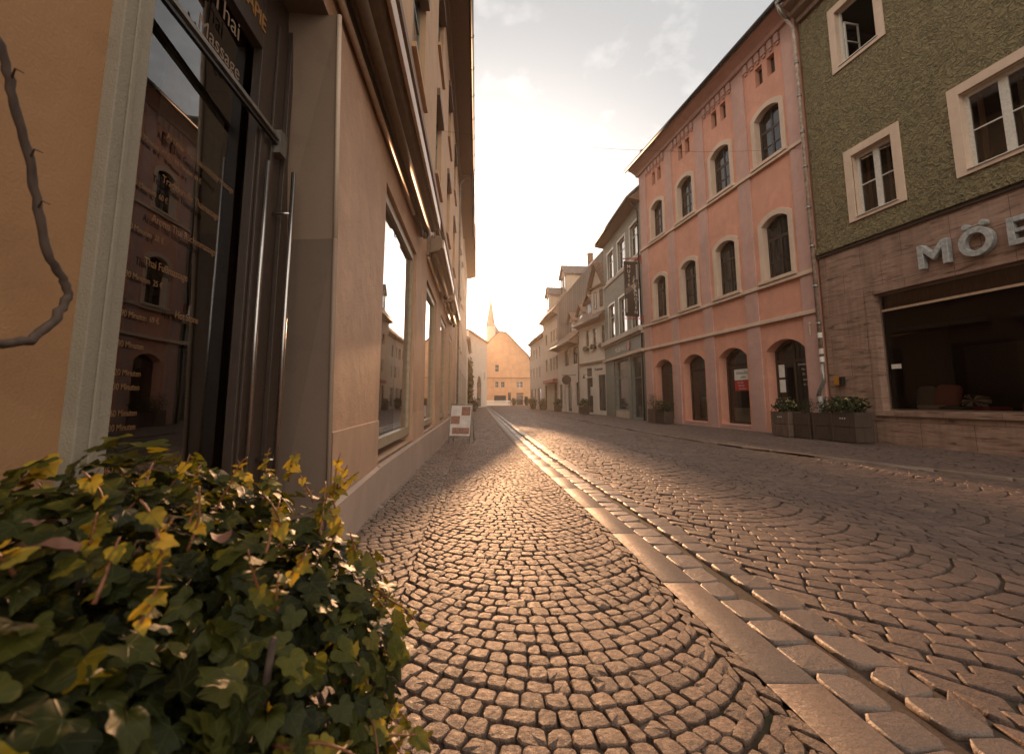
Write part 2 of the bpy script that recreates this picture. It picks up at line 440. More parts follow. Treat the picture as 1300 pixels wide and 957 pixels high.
def window(parent, s0, s1, z0, z1, rise=0, y=0.28, t=0.07, mull=1, bars=(), frame=None, pane=None, depth=0.06, name='window', mt=None):
    """frame mesh with the pane as its child; mull = vertical divisions, bars = heights of horizontal bars"""
    mb = MB(frame)
    ring(mb, s0, s1, z0, z1, rise, t, y, y + depth)
    mt = mt or t * 0.9
    for k in range(1, mull + 1):
        x = s0 + (s1 - s0) * k / (mull + 1)
        mb.box(x - mt / 2, x + mt / 2, y + 0.003, y + depth - 0.003, z0 + t, z1 - t - (0.0 if not rise else 0.01))
    for (bz, bt) in bars:
        mb.box(s0 + t, s1 - t, y + 0.006, y + depth - 0.006, bz - bt / 2, bz + bt / 2)
    w = mb.build(name, parent)
    ri = rise * (s1 - s0 - 2 * t) / (s1 - s0) if rise else 0
    out = [(s0 + t * .5, z0 + t * .5), (s1 - t * .5, z0 + t * .5)] + arch_pts(s0 + t * .5, s1 - t * .5, z1 - t * .5, ri)[::-1]
    p = MB(pane)
    p.add([(x, y + depth * 0.5, z) for x, z in out], [tuple(range(len(out)))])
    p.build('pane', w)
    return w

def curtains(parent, s0, s1, z0, z1, y, frac=0.28, mat=None):
    mb = MB(mat or CURT)
    for a, b in ((s0, s0 + (s1 - s0) * frac), (s1 - (s1 - s0) * frac, s1)):
        n = 14; v = []; f = []
        for i in range(n + 1):
            x = a + (b - a) * i / n; yy = y + 0.025 * math.sin(i * 1.9)
            v += [(x, yy, z0), (x, yy, z1)]
        for i in range(n): f.append((2 * i, 2 * i + 2, 2 * i + 3, 2 * i + 1))
        mb.add(v, f)
    return mb.build('curtain', parent, smooth=True)

def text(s, size, loc_mat, parent, mat, name='lettering', ext=0.002, align='LEFT', sx=1.0, label=None):
    cu = bpy.data.curves.new(name, 'FONT')
    cu.body = s; cu.size = size; cu.extrude = ext; cu.align_x = align
    tmp = bpy.data.objects.new(name, cu); COL.objects.link(tmp)
    dg = bpy.context.evaluated_depsgraph_get()
    me = bpy.data.meshes.new_from_object(tmp.evaluated_get(dg))
    bpy.data.objects.remove(tmp); bpy.data.curves.remove(cu)
    me.name = name
    me.materials.clear(); me.materials.append(mat)
    me.transform(loc_mat @ Matrix.Diagonal((sx, 1, 1, 1)))
    o = bpy.data.objects.new(name, me); COL.objects.link(o)
    if parent is not None: o.parent = parent
    if label: o['label'] = label
    return o

def on_wall(x, y, z, tilt=0):
    """text matrix for a wall facing -y"""
    return Matrix.Translation((x, y, z)) @ Matrix.Rotation(R(tilt), 4, 'Y') @ Matrix.Rotation(R(90), 4, 'X')

# ------------------------------------------------------------------ street geometry
def smooth_interp(y, ys, xs, w=1.2):
    y = np.asarray(y, float)
    return sum(np.interp(y + d, ys, xs) for d in (-w, -w / 2, 0, w / 2, w)) / 5

def xl(y): return -1.167 - 0.07695 * (np.asarray(y, float) + 0.09)
def xk(y): return smooth_interp(y, [-12, 2.45, 5.14, 10, 20, 39, 60, 95], [2.2, 1.05, 0.83, 0.39, -0.36, -1.78, -3.3, -5.6])
def xr(y): return smooth_interp(y, [-12, 0, 4, 6.86, 8.86, 11.2, 13.5, 17.5, 25.9, 34, 50, 70, 95],
                                [11.6, 9.95, 8.75, 7.6, 6.65, 5.78, 5.25, 4.75, 4.0, 3.35, 2.1, 0.9, -0.2])
FX = ([-12, 14.12, 25.69, 34.38, 39.4, 46.5, 54.4, 64.3, 95], [14.7, 9.742, 7.556, 7.1, 5.82, 4.70, 3.73, 2.53, 2.0])
def xf(y): return np.interp(y, *FX)

def gz(x, y):
    x = np.asarray(x, float); y = np.asarray(y, float)
    D = np.interp(y, [4.5, 12, 18, 40, 88], [0, 0.2, 0.28, 0.28, 0])
    a, b = xl(y), xk(y) + 2.2
    w = np.clip((b - x) / (b - a), 0, 1); w = w * w * (3 - 2 * w)
    return -D * w

def np_mesh(name, V, polys, mat, tone=None, smooth=True, kind=None, parent=None):
    """polys: list of (index array (N,k)); tone: list of matching arrays (N,)"""
    me = bpy.data.meshes.new(name)
    loops = np.concatenate([p.reshape(-1) for p in polys]).astype(np.int32)
    tot = np.concatenate([np.full(len(p), p.shape[1]) for p in polys]).astype(np.int32)
    st = np.concatenate([[0], np.cumsum(tot)[:-1]]).astype(np.int32)
    me.vertices.add(len(V)); me.vertices.foreach_set('co', V.astype(np.float32).reshape(-1))
    me.loops.add(len(loops)); me.loops.foreach_set('vertex_index', loops)
    me.polygons.add(len(tot)); me.polygons.foreach_set('loop_start', st); me.polygons.foreach_set('loop_total', tot)
    me.polygons.foreach_set('use_smooth', np.full(len(tot), smooth))
    me.update(calc_edges=True)
    me.materials.append(mat)
    if tone is not None:
        a = me.attributes.new('tone', 'FLOAT', 'FACE'); a.data.foreach_set('value', np.concatenate(tone).astype(np.float32))
    me.validate()
    o = bpy.data.objects.new(name, me); COL.objects.link(o)
    if kind: o['kind'] = kind
    if parent is not None: o.parent = parent
    return o

def arc_quads(ref, v0, v1, u0, u1, p, W, uc0, A=53, jit=0.06):
    """rows of stones laid in segmental arcs; (u, v) = offset from the reference line, distance up the street"""
    A = R(A); Rr = W / 2 / math.sin(A); n = max(3, int(round(2 * A * Rr / p)))
    rows = int((v1 - v0) / p) + 4
    out = []
    ph = RNG.uniform(0, p); es = (np.where(np.arange(rows) % 2 == 0, 0.09, -0.09) * p + RNG.normal(0, 0.03 * p, rows))[:, None]
    kb0 = math.floor((u0 - uc0) / W) ; kb1 = math.ceil((u1 - uc0) / W) + 1
    for b in range(kb0, kb1 + 1):
        uc = uc0 + b * W
        if uc + W / 2 < u0 or uc - W / 2 > u1: continue
        k = np.arange(rows)[:, None]
        th = np.linspace(-A, A, n + 1)[None, :] + np.zeros((rows, 1))
        off = RNG.uniform(-0.5, 0.5, (rows, 1)) * (2 * A / n) * 0.8
        th[:, 1:-1] += off + RNG.normal(0, 0.09, (rows, n - 1)) * (2 * A / n)
        lo = (k * p + ph + v0) + (Rr * math.cos(A) - Rr * np.cos(th)) + Rr * (1 - math.cos(A))
        uu = uc + Rr * np.sin(th) + es
        ct = np.cos(th) * p
        wt = (np.abs(th) / A) ** 5
        iu = uu - (1 - wt) * np.sin(th) * ct; iv = lo + (1 - wt) * np.cos(th) * ct + wt * p
        q = np.stack([np.stack([uu[:, :-1], lo[:, :-1]], -1), np.stack([uu[:, 1:], lo[:, 1:]], -1),
                      np.stack([iu[:, 1:], iv[:, 1:]], -1), np.stack([iu[:, :-1], iv[:, :-1]], -1)], 2)
        out.append(q.reshape(-1, 4, 2))
    Q = np.concatenate(out)
    c = Q.mean(1)
    Q = Q[(c[:, 0] > u0) & (c[:, 0] < u1) & (c[:, 1] > v0) & (c[:, 1] < v1)]
    Q = Q + RNG.normal(0, jit * p * 0.5, Q.shape)
    Q[..., 0] += ref(Q[..., 1])
    return Q

def stones(name, Q, mat, zoff=0.0, gap=0.011, lod=0.0, h=0.03, dome=0.006, rough_z=0.003, tone_lo=0.0, tone_hi=1.0, cut=0.17, tilt=0.035, inset=0.89, facet=False):
    """Q (N,4,2) ground quads -> stones; nearer than lod metres full detail"""
    c = Q.mean(1, keepdims=True)
    size = np.linalg.norm(Q[:, 2] - Q[:, 0], axis=1)[:, None, None]
    Q = c + (Q - c) * (1 - gap * 1.4 / size)
    near = (Q[:, :, 1].mean(1) < lod)
    V = []; polys = {4: [], 8: []}; tones = {4: [], 8: []}; base = 0
    def ztop(P, cc, a, b, dz): return gz(P[..., 0], P[..., 1]) + zoff + dz + a * (P[..., 0] - cc[..., 0]) + b * (P[..., 1] - cc[..., 1])
    for sel, full in ((near, True), (~near, False)):
        q = Q[sel]; N = len(q)
        if not N: continue
        cc = q.mean(1, keepdims=True)
        a = RNG.normal(0, 1, (N, 1)) * tilt; b = RNG.normal(0, 1, (N, 1)) * tilt; dz = RNG.normal(0, rough_z, (N, 1))
        tn = np.clip(RNG.beta(2, 2.4, N) * (tone_hi - tone_lo) + tone_lo, 0, 1)
        if full:
            nx = np.roll(q, -1, 1); pv = np.roll(q, 1, 1)
            cu = cut + RNG.uniform(-0.07, 0.07, (N, 4, 1))
            o8 = np.stack([q + (pv - q) * cu, q + (nx - q) * cu], 2).reshape(N, 8, 2)
            o8 = o8 + RNG.normal(0, 0.0022, o8.shape)
            t8 = cc + (o8 - cc) * (inset + RNG.normal(0, 0.02, (N, 8, 1)))
            z1 = ztop(o8, cc, a, b, dz) - dome
            z2 = ztop(t8, cc, a, b, dz) + RNG.normal(0, 0.0013 if facet else 0.001, (N, 8))
            zb = z1 - h
            ring_ = np.concatenate([np.concatenate([o8, zb[..., None]], -1), np.concatenate([o8, z1[..., None]], -1), np.concatenate([t8, z2[..., None]], -1)], 1)
            top = np.concatenate([cc, (ztop(cc, cc, a, b, dz) + 0.003)[..., None]], -1)
            vv = np.concatenate([ring_, top], 1)     # 25 verts
            V.append(vv.reshape(-1, 3))
            off = base + np.arange(N)[:, None] * 25
            for r_ in (0, 8):
                for k in range(8):
                    k2 = (k + 1) % 8
                    polys[4].append(off + np.array([[r_ + k, r_ + k2, r_ + 8 + k2, r_ + 8 + k]])); tones[4].append(tn)
            for k in range(8):
                polys.setdefault(3, []).append(off + np.array([[16 + k, 16 + (k + 1) % 8, 24]])); tones.setdefault(3, []).append(tn)
            base += N * 25
        else:
            t4 = cc + (q - cc) * (inset - 0.02)
            z1 = ztop(q, cc, a, b, dz) - dome - 0.003; z2 = ztop(t4, cc, a, b, dz)
            vv = np.concatenate([np.concatenate([q, z1[..., None]], -1), np.concatenate([t4, z2[..., None]], -1)], 1)
            V.append(vv.reshape(-1, 3))
            off = base + np.arange(N)[:, None] * 8
            for k in range(4):
                k2 = (k + 1) % 4
                polys[4].append(off + np.array([[k, k2, 4 + k2, 4 + k]])); tones[4].append(tn)
            polys[4].append(off + np.array([[4, 5, 6, 7]])); tones[4].append(tn)
            base += N * 8
    pl = []; tl = []
    for k in polys:
        if polys[k]: pl.append(np.concatenate(polys[k])); tl.append(np.concatenate(tones[k]))
    o = np_mesh(name, np.concatenate(V), pl, mat, tl, not facet, 'structure')
    if not facet:
        tot = np.empty(len(o.data.polygons), np.int32); o.data.polygons.foreach_get('loop_total', tot)
        if 3 in polys: o.data.polygons.foreach_set('use_smooth', tot != 3)
    return o

def strip(name, fa, fb, y0, y1, dy, zoff, mat, nx=6):
    ys = np.arange(y0, y1 + dy, dy)
    V = []
    for y in ys:
        a, b = float(fa(y)), float(fb(y))
        for i in range(nx + 1):
            x = a + (b - a) * i / nx
            V.append((x, y, float(gz(x, y)) + zoff))
    F = []
    m = nx + 1
    for j in range(len(ys) - 1):
        for i in range(nx): F.append((j * m + i, j * m + i + 1, (j + 1) * m + i + 1, (j + 1) * m + i))
    mb = MB(mat); mb.v = V; mb.f = F; mb.m = [0] * len(F)
    o = mb.build(name, smooth=True); o['kind'] = 'structure'
    return o

Y0, Y1 = -7, 92
KW = 0.225      # granite strip width
GW = 0.50      # gutter width (two rows of big setts)
strip('sidewalk', lambda y: xl(y) - 0.3, lambda y: xk(y) + 0.02, Y0, Y1, 0.5, -0.022, JOINT)
strip('road', lambda y: xk(y) + KW - 0.02, lambda y: xr(y) + 0.02, Y0, Y1, 0.5, -0.030, JOINT, 10)
strip('pavement', lambda y: xr(y) + 0.10, lambda y: xf(y) + 0.4, Y0, Y1, 0.5, 0.002, JOINT, 6)
mb = MB(EARTH); mb.add([(-700, -700, -0.5), (700, -700, -0.5), (700, 700, -0.5), (-700, 700, -0.5)], [(0, 1, 2, 3)])
mb.build('ground')['kind'] = 'structure'
mb = MB(JOINT); mb.add([(-30, 91.5, -0.02), (30, 91.5, -0.02), (30, 130, -0.02), (-30, 130, -0.02)], [(0, 1, 2, 3)])
mb.build('square')['kind'] = 'structure'

# near sidewalk: small chipped granite in arcs
Q = arc_quads(xk, -1.5, 88, -2.9, 0.05, 0.098, 1.62, -0.88)
c = Q.mean(1); Q = Q[c[:, 0] > xl(c[:, 1]) + 0.10]
stones('sidewalk_surface', Q, COB1, lod=14, gap=0.0075, rough_z=0.002, h=0.02, dome=0.0055, facet=True, inset=0.90)
# straight border courses against the house plinth
qs = []
yy = 2.0
while yy < 60:
    l = 0.15 + random.random() * 0.05
    for k in range(1):
        a = lambda y, o: float(xl(y)) + o
        qs.append([(a(yy, -0.02), yy), (a(yy, 0.11), yy), (a(yy + l, 0.11), yy + l), (a(yy + l, -0.02), yy + l)])
    yy += l
stones('sidewalk_strip', np.array(qs), SLABM, lod=14, gap=0.012, h=0.02, tone_hi=0.6)
# road: larger worn setts in wide arcs
Q = arc_quads(xk, -1.5, 90, KW + GW - 0.075, 11, 0.160, 1.70, KW + GW + 0.86, jit=0.045)
c = Q.mean(1); Q = Q[c[:, 0] < xr(c[:, 1]) + 0.07]
stones('road_surface', Q, COB2, zoff=-0.009, lod=16, gap=0.0115, rough_z=0.003, dome=0.0065, h=0.02, cut=0.11, tilt=0.022, inset=0.925)
# gutter: two rows of big smooth setts
qs = []
for row in range(2):
    yy = -1.0 + row * 0.08
    while yy < 88:
        l = 0.20 + random.random() * 0.09
        ra = KW + 0.006 + row * 0.265; ra += random.uniform(-0.004, 0.02); rb = ra + 0.205 + random.uniform(-0.03, 0.012)
        s = random.uniform(-0.022, 0.022)
        qs.append([(float(xk(yy)) + ra, yy + s), (float(xk(yy)) + rb, yy - s), (float(xk(yy + l)) + rb, yy + l - s), (float(xk(yy + l)) + ra, yy + l + s)])
        yy += l + 0.004
stones('road_strip', np.array(qs), COB3, zoff=-0.001, lod=18, gap=0.011, h=0.02, dome=0.008, rough_z=0.003, cut=0.12, tilt=0.02, inset=0.92)
# granite slab strip
qs = []
yy = -2.0
while yy < 88:
    l = random.uniform(0.9, 1.25)
    m_ = 5
    for k in range(1):
        qs.append([(float(xk(yy)), yy), (float(xk(yy)) + KW, yy), (float(xk(yy + l)) + KW, yy + l), (float(xk(yy + l)), yy + l)])
    yy += l
stones('kerb', np.array(qs), SLABM, zoff=0.009, lod=0, gap=0.003, dome=0.001, rough_z=0.0003, cut=0.02, tilt=0.0, inset=1.0)
# far kerb
qs = []
yy = 0.5
while yy < 88:
    l = random.uniform(0.8, 1.0)
    qs.append([(float(xr(yy)), yy), (float(xr(yy)) + 0.13, yy), (float(xr(yy + l)) + 0.13, yy + l), (float(xr(yy + l)), yy + l)])
    yy += l
ks = stones('kerb', np.array(qs), SLABM, zoff=0.034, lod=99, gap=0.004, dome=0.004, h=0.09, rough_z=0.0005, cut=0.02, tilt=0.0, inset=0.96)
# far sidewalk
Q = arc_quads(xr, 4, 88, 0.16, 6.5, 0.115, 1.3, 0.7)
c = Q.mean(1); Q = Q[c[:, 0] < xf(c[:, 1]) - 0.02]
stones('pavement_surface', Q, COB2, zoff=0.026, lod=0, gap=0.012, dome=0.004, rough_z=0.003)

# ------------------------------------------------------------------ foliage
def leaf_template(kind='ivy'):
    if kind == 'ivy':
        half = [(0.0, 0.06), (0.10, -0.09), (0.26, -0.16), (0.40, -0.12), (0.48, 0.02), (0.44, 0.15), (0.39, 0.24), (0.43, 0.38), (0.40, 0.50), (0.29, 0.54), (0.21, 0.66), (0.12, 0.84), (0.04, 0.96)]
    elif kind == 'long':
        half = [(0.0, 0.0), (0.10, 0.2), (0.14, 0.5), (0.07, 0.85)]
    else:
        half = [(0.0, 0.0), (0.25, 0.15), (0.34, 0.45), (0.2, 0.8)]
    ctr = [(0, 0.06 if kind == 'ivy' else 0), (0, 0.35), (0, 0.7), (0, 1.0)]
    V = [(x, y, 0) for x, y in ctr]
    def nearest(y): return min(range(4), key=lambda i: abs(ctr[i][1] - y))
    F = []
    for sg in (1, -1):
        idx = []
        for (x, y) in half[1:]:
            V.append((sg * x, y, abs(x) * 0.30 + 0.035 * math.sin(9 * y + sg) - 0.5 * x * x)); idx.append(len(V) - 1)
        chain = [0] + idx + [3]
        prevm = None
        for a, b in zip(chain[:-1], chain[1:]):
            m = nearest((V[a][1] + V[b][1]) / 2)
            if m in (a, b): m = 1 if 1 not in (a, b) else 2
            f = (m, a, b) if sg > 0 else (m, b, a)
            F.append(f)
            if prevm is not None and prevm != m and a not in (m, prevm):
                F.append((prevm, a, m) if sg > 0 else (prevm, m, a))
            prevm = m
        # bridge centre vertices
    V = np.array(V, float)
    V[:, 2] -= 0.10 * (V[:, 1] - 0.3) ** 2 * 2
    F = F + [(1, 2, 3)] if False else F
    return V, np.array(F)

def scatter_leaves(name, P, Nrm, Up, size, tone, mat, parent, kind='ivy', curl=0.3):
    """P positions, Nrm leaf face normals, Up leaf tip directions"""
    T, F = leaf_template(kind)
    N = len(P)
    Nrm = Nrm / np.linalg.norm(Nrm, axis=1, keepdims=True)
    Up = Up - (Up * Nrm).sum(1, keepdims=True) * Nrm
    Up = Up / (np.linalg.norm(Up, axis=1, keepdims=True) + 1e-9)
    X = np.cross(Up, Nrm)
    sx = RNG.uniform(0.85, 1.15, (N, 1)); cz = RNG.uniform(0.2, 1.6, (N, 1))
    loc = (T[None, :, 0:1] * sx[:, None] * X[:, None, :] + (T[None, :, 1:2]) * Up[:, None, :] + T[None, :, 2:3] * cz[:, None] * Nrm[:, None, :])
    V = P[:, None, :] + loc * size[:, None, None]
    idx = (np.arange(N)[:, None, None] * len(T) + F[None]).reshape(-1, 3)
    o = np_mesh(name, V.reshape(-1, 3), [idx], mat, [np.repeat(tone, len(F))], True, None, parent)
    lx = np.tile(T[:, 0], N).astype(np.float32); ly = np.tile(T[:, 1], N).astype(np.float32)
    for nm, arr in (('leafx', lx), ('leafy', ly)):
        a = o.data.attributes.new(nm, 'FLOAT', 'POINT'); a.data.foreach_set('value', arr)
    return o

def leaf_ball(parent, c, r, n, size, mat, kind='oval', name='foliage', up=0.6, tone=None):
    d = RNG.normal(0, 1, (n, 3)); d /= np.linalg.norm(d, axis=1, keepdims=True)
    rad = RNG.uniform(0.35, 1.0, (n, 1)) ** 0.6
    lump = 1 + 0.25 * np.sin(d[:, 0:1] * 5 + c[0] * 7) * np.cos(d[:, 2:3] * 4 + 1)
    P = np.array(c) + d * rad * np.array(r) * lump
    Nn = d + RNG.normal(0, 0.5, (n, 3)) + np.array([0, 0, 0.5])
    U = RNG.normal(0, 0.6, (n, 3)) + d * 0.7 + np.array([0, 0, up])
    t = RNG.uniform(0, 1, n) if tone is None else RNG.uniform(*tone, n)
    return scatter_leaves(name, P, Nn, U, RNG.uniform(0.6, 1.2, n) * size, t, mat, parent, kind)

# ------------------------------------------------------------------ PINK HOUSE (right)
RH = 180 - 10.7
hR = heading(RH)
RO = (7.556, 25.69, 0)
pink = empty('apartment_house', RO, hR, 'salmon pink three storey house with arched windows and rose pilasters', 'house')
W = 11.75
cent = [1.95, 4.68, 7.40, 10.17]
ops = []
for i, cx in enumerate(cent):
    ops.append((cx - 0.62, cx + 0.62, 5.52, 7.78, 0.26, 0.26, CREAM))
    ops.append((cx - 0.62, cx + 0.62, 9.95, 11.98, 0.26, 0.26, CREAM))
    for dx in (-0.43, 0.19): ops.append((cx + dx, cx + dx + 0.37, 13.02, 13.78, 0, 0.2, PINK))
    ops.append((cx - 0.87, cx + 0.87, 0.22 if i < 3 else 0.02, 3.28, 0.36, 0.42, PINK))
mb = MB(PINK)
wall_panel(mb, 0, W, -0.3, 14.35, ops, 0, PINK)
mb.add([(0, 0, -0.3), (0, 10, -0.3), (0, 10, 14.35), (0, 0, 14.35)], [(0, 1, 2, 3)], PINK)
mb.add([(W, 0, -0.3), (W, 10, -0.3), (W, 10, 14.35), (W, 0, 14.35)], [(3, 2, 1, 0)], PINK)
mb.add([(0, 10, -0.3), (W, 10, -0.3), (W, 10, 14.35), (0, 10, 14.35)], [(3, 2, 1, 0)], PINK)
mb.build('wall', pink)
for a, b in ((0.06, 0.84), (2.98, 3.62), (5.70, 6.36), (8.44, 9.12), (11.12, W)):
    mb = MB(PINK2); mb.box(a, b, -0.055, 0.0, -0.3, 3.93); mb.box(a, b, -0.055, 0, 4.07, 5.24); mb.box(a, b, -0.055, 0, 5.38, 9.70); mb.box(a, b, -0.055, 0, 9.84, 14.30)
    mb.build('pilaster', pink, bevel=0.008)
for z in (3.93, 5.24, 9.70):
    mb = MB(CREAM); mb.box(0.0, W, -0.11, 0.0, z, z + 0.09); mb.box(0.0, W, -0.085, 0, z + 0.09, z + 0.14)
    mb.build('string_course', pink, bevel=0.008)
for k, cx in enumerate(cent):
    for z0, z1 in ((5.40, 7.96), (9.84, 12.15)):
        m = MB(CREAM)
        ring(m, cx - 0.82, cx + 0.82, z0, z1, 0.30, 0.20, -0.045, 0.004, bottom=False)
        m.box(cx - 0.88, cx + 0.88, -0.14, 0.05, z0 - 0.02, z0 + 0.10)
        m.build('window_surround', pink, bevel=0.006)
        zb = z0 + 0.12; tr = z1 - 0.95
        w = window(pink, cx - 0.62, cx + 0.62, zb, z1 - 0.17, 0.26, 0.20, 0.075, 1, [(tr, 0.11), (zb + 0.62, 0.035)], DKBROWN, GLASS)
        curtains(w, cx - 0.54, cx + 0.54, zb + 0.08, z1 - 0.45, 0.42, 0.16 + 0.1 * ((k * 7) % 3))
    for dx in (-0.43, 0.19):
        m = MB(DKBROWN); m.add([(cx + dx, 0.19, 13.02), (cx + dx + 0.37, 0.19, 13.02), (cx + dx + 0.37, 0.19, 13.78), (cx + dx, 0.19, 13.78)], [(0, 1, 2, 3)])
        m.build('attic_hatch', pink)
for a, b in ((0.84, 2.98), (3.62, 5.70), (6.36, 8.44), (9.12, 11.12)):
    m = MB(PINK2); n = 6
    m.box(a, b, -0.04, 0, 14.2, 14.30)
    for i in range(n):
        x = a + (b - a) * (i + 0.5) / n
        m.box(x - 0.11, x + 0.11, -0.10, 0, 13.98, 14.30)
        m.box(x - 0.07, x + 0.07, -0.06, 0, 13.88, 13.98)
    m.build('dentil_frieze', pink, bevel=0.01)
m = MB(PINK2)
m.prism_x([(0, 14.30), (-0.16, 14.30), (-0.22, 14.42), (-0.5, 14.60), (-0.62, 14.62), (-0.62, 14.72), (0, 14.72)], -0.05, W + 0.02)
m.build('cornice', pink)
m = MB(TILE2)
m.prism_x([(-0.66, 14.73), (-0.66, 14.83), (5.0, 19.2), (10.4, 14.83), (10.4, 14.73), (5.0, 19.1)], -0.25, W + 0.05)
m.build('roof', pink)
m = MB(DARKM)
m.tube([(-0.35, -0.72, 14.76), (W + 0.1, -0.72, 14.70)], 0.085, 12)
m.build('gutter', pink, smooth=True)
# ground floor joinery
def arch_shop(i, z0, door=False):
    cx = cent[i]
    w = window(pink, cx - 0.87, cx + 0.87, z0, 3.28, 0.36, 0.36, 0.09, 1 if door else 0, [(2.55, 0.09)], DKBROWN, GLASS, name='door' if door else 'window')
    return w
for i in range(3): arch_shop(i, 0.22)
d = arch_shop(3, 0.02, True)
m = MB(DKBROWN); m.box(cent[3] + 0.05, cent[3] + 0.78, 0.35, 0.40, 0.1, 0.85); m.build('door_panel', d)
m = MB(PINK2)
for i in range(3): m.box(cent[i] - 0.9, cent[i] + 0.9, -0.03, 0.36, 0.12, 0.215)
m.box(-0.0, W, -0.03, 0.0, -0.3, 0.10)
m.build('sill', pink, bevel=0.006)
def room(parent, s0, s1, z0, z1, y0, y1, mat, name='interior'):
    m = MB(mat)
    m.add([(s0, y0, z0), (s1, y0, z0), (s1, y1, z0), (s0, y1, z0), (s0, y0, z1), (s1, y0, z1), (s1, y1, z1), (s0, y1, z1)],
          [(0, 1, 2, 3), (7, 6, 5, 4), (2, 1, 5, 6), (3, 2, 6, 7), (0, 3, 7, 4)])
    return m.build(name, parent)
room(pink, 0.2, W - 0.2, 0.03, 3.7, 0.44, 4.0, ROOM)
room(pink, 0.2, W - 0.2, 4.6, 8.9, 0.44, 4.0, ROOM)
room(pink, 0.2, W - 0.2, 9.2, 12.9, 0.44, 4.0, ROOM)
# posters and counter seen through the glass
sp = MB(PAPER); sp.box(6.98, 8.12, 0.375, 0.385, 1.98, 2.42)
o = sp.build('shop_poster', pink)
text('Schöne Dinge', 0.15, on_wall(7.10, 0.372, 2.22), o, BROWN, sx=1.0)
text('geöffnet', 0.10, on_wall(7.35, 0.372, 2.06), o, BROWN)
sp = MB(REDP); sp.box(6.98, 8.12, 0.375, 0.385, 1.55, 1.96)
o = sp.build('shop_poster', pink); o['label'] = 'red poster below the cream one'
for k in range(3): text('SALE SALE SALE'[:9 + k], 0.08, on_wall(7.15 + 0.04 * k, 0.372, 1.85 - 0.12 * k), o, PALEINK)
sp = MB(PAPER); sp.box(6.72, 8.08, 0.48, 0.52, 0.32, 0.86); sp.build('display_panel', pink)
sp = MB(PAPER); sp.box(4.35, 5.35, 0.50, 0.95, 0.30, 1.32); sp.box(4.7, 5.1, 0.55, 0.85, 1.33, 1.55); sp.build('display_counter', pink)
for zz in (1.45, 1.98):
    sp = MB(PAPER); sp.box(9.45, 9.72, 0.345, 0.352, zz, zz + 0.45); sp.build('door_notice', d)
zz = 2.35
for s_, q in (('ÖFFNUNGSZEITEN', 0.085), ('Mo - Fr', 0.12), ('10 - 18', 0.12), ('Samstag', 0.09), ('10 - 14', 0.1)):
    text(s_, q, on_wall(10.62, 0.345, zz), d, PALEINK, align='CENTER', sx=0.8); zz -= 0.17
m = MB(CREAM); m.tube([(11.38, -0.06, 3.62), (11.38, -0.1, 3.62)], 0.05, 12); m.box(11.36, 11.40, -0.10, -0.06, 3.25, 3.62); m.build('wall_lamp', pink)

# fascia lamp etc. skipped on far pilasters; downpipe
dp = MB(PIPEW)
dp.tube([(W + 0.03, -0.70, 14.62), (W + 0.03, -0.55, 14.30), (W + 0.05, -0.17, 13.75), (W + 0.06, -0.15, 13.3), (W + 0.06, -0.15, 2.3)], 0.062, 12, PIPEW)
for z in (12.4, 11.2, 9.9, 8.7, 7.3, 6.0, 4.7, 3.5):
    dp.tube([(W + 0.06, -0.15, z), (W + 0.06, -0.15, z + 0.09)], 0.075, 12, ZINC)
dp.tube([(W + 0.06, -0.15, 2.3), (W + 0.05, -0.15, 1.75), (W - 0.12, -0.17, 1.45), (W - 0.16, -0.17, 1.3)], 0.06, 12, ZINC)
dp.tube([(W - 0.05, -0.17, 1.3), (W - 0.05, -0.17, 0.0)], 0.10, 14, ZINC)
dp.build('downpipe', pink, smooth=True)
for z, mt in ((3.1, PAPER), (2.6, PALEINK), (2.35, PAPER)):
    m = MB(mt); m.tube([(W + 0.06, -0.15, z), (W + 0.06, -0.15, z + 0.16)], 0.064, 12, None, False); m.build('sticker', pink)

# ------------------------------------------------------------------ GREEN HOUSE with furniture shop
gr = empty('shop_house', RO, hR, 'house with rough olive green render above a travertine shop front', 'house')
S0, S1 = 11.86, 25.5
ops = [(13.29, 14.48, 6.44, 8.30, 0, 0.2, CREAM), (16.05, 18.25, 6.44, 8.30, 0, 0.2, CREAM), (13.18, 14.42, 11.28, 13.1, 0, 0.2, CREAM), (16.05, 17.9, 11.28, 13.1, 0, 0.2, CREAM),
       (20.3, 21.6, 6.44, 8.3, 0, 0.2, CREAM), (20.3, 21.6, 11.28, 13.1, 0, 0.2, CREAM)]
m = MB(GREEN); wall_panel(m, S0, S1, 5.95, 14.1, ops, 0, GREEN)
m.add([(S1, 0, -0.3), (S1, 10, -0.3), (S1, 10, 14.1), (S1, 0, 14.1)], [(3, 2, 1, 0)])
m.add([(S0, 10, -0.3), (S1, 10, -0.3), (S1, 10, 14.1), (S0, 10, 14.1)], [(3, 2, 1, 0)])
m.add([(S0, 0, -0.3), (S0, 10, -0.3), (S0, 10, 14.1), (S0, 0, 14.1)], [(0, 1, 2, 3)])
m.build('upper_wall', gr)
m = MB(TRAV); wall_panel(m, S0, S1, -0.3, 5.62, [(13.48, 19.6, 0.90, 4.10, 0, 0.30, TRAV)], 0, TRAV)
m.build('stone_wall', gr)
m = MB(GREEN)
m.box(S0, S1, -0.10, 0, 5.72, 5.95); m.box(S0, S1, -0.05, 0, 5.62, 5.72, DKBROWN)
m.build('ledge', gr, bevel=0.01)
m = MB(TRAV)
m.box(13.28, 13.48, -0.03, 0, 0.72, 4.30); m.box(13.28, 19.8, -0.06, 0.0, 0.76, 0.90)
m.build('shop_window_surround', gr, bevel=0.006)
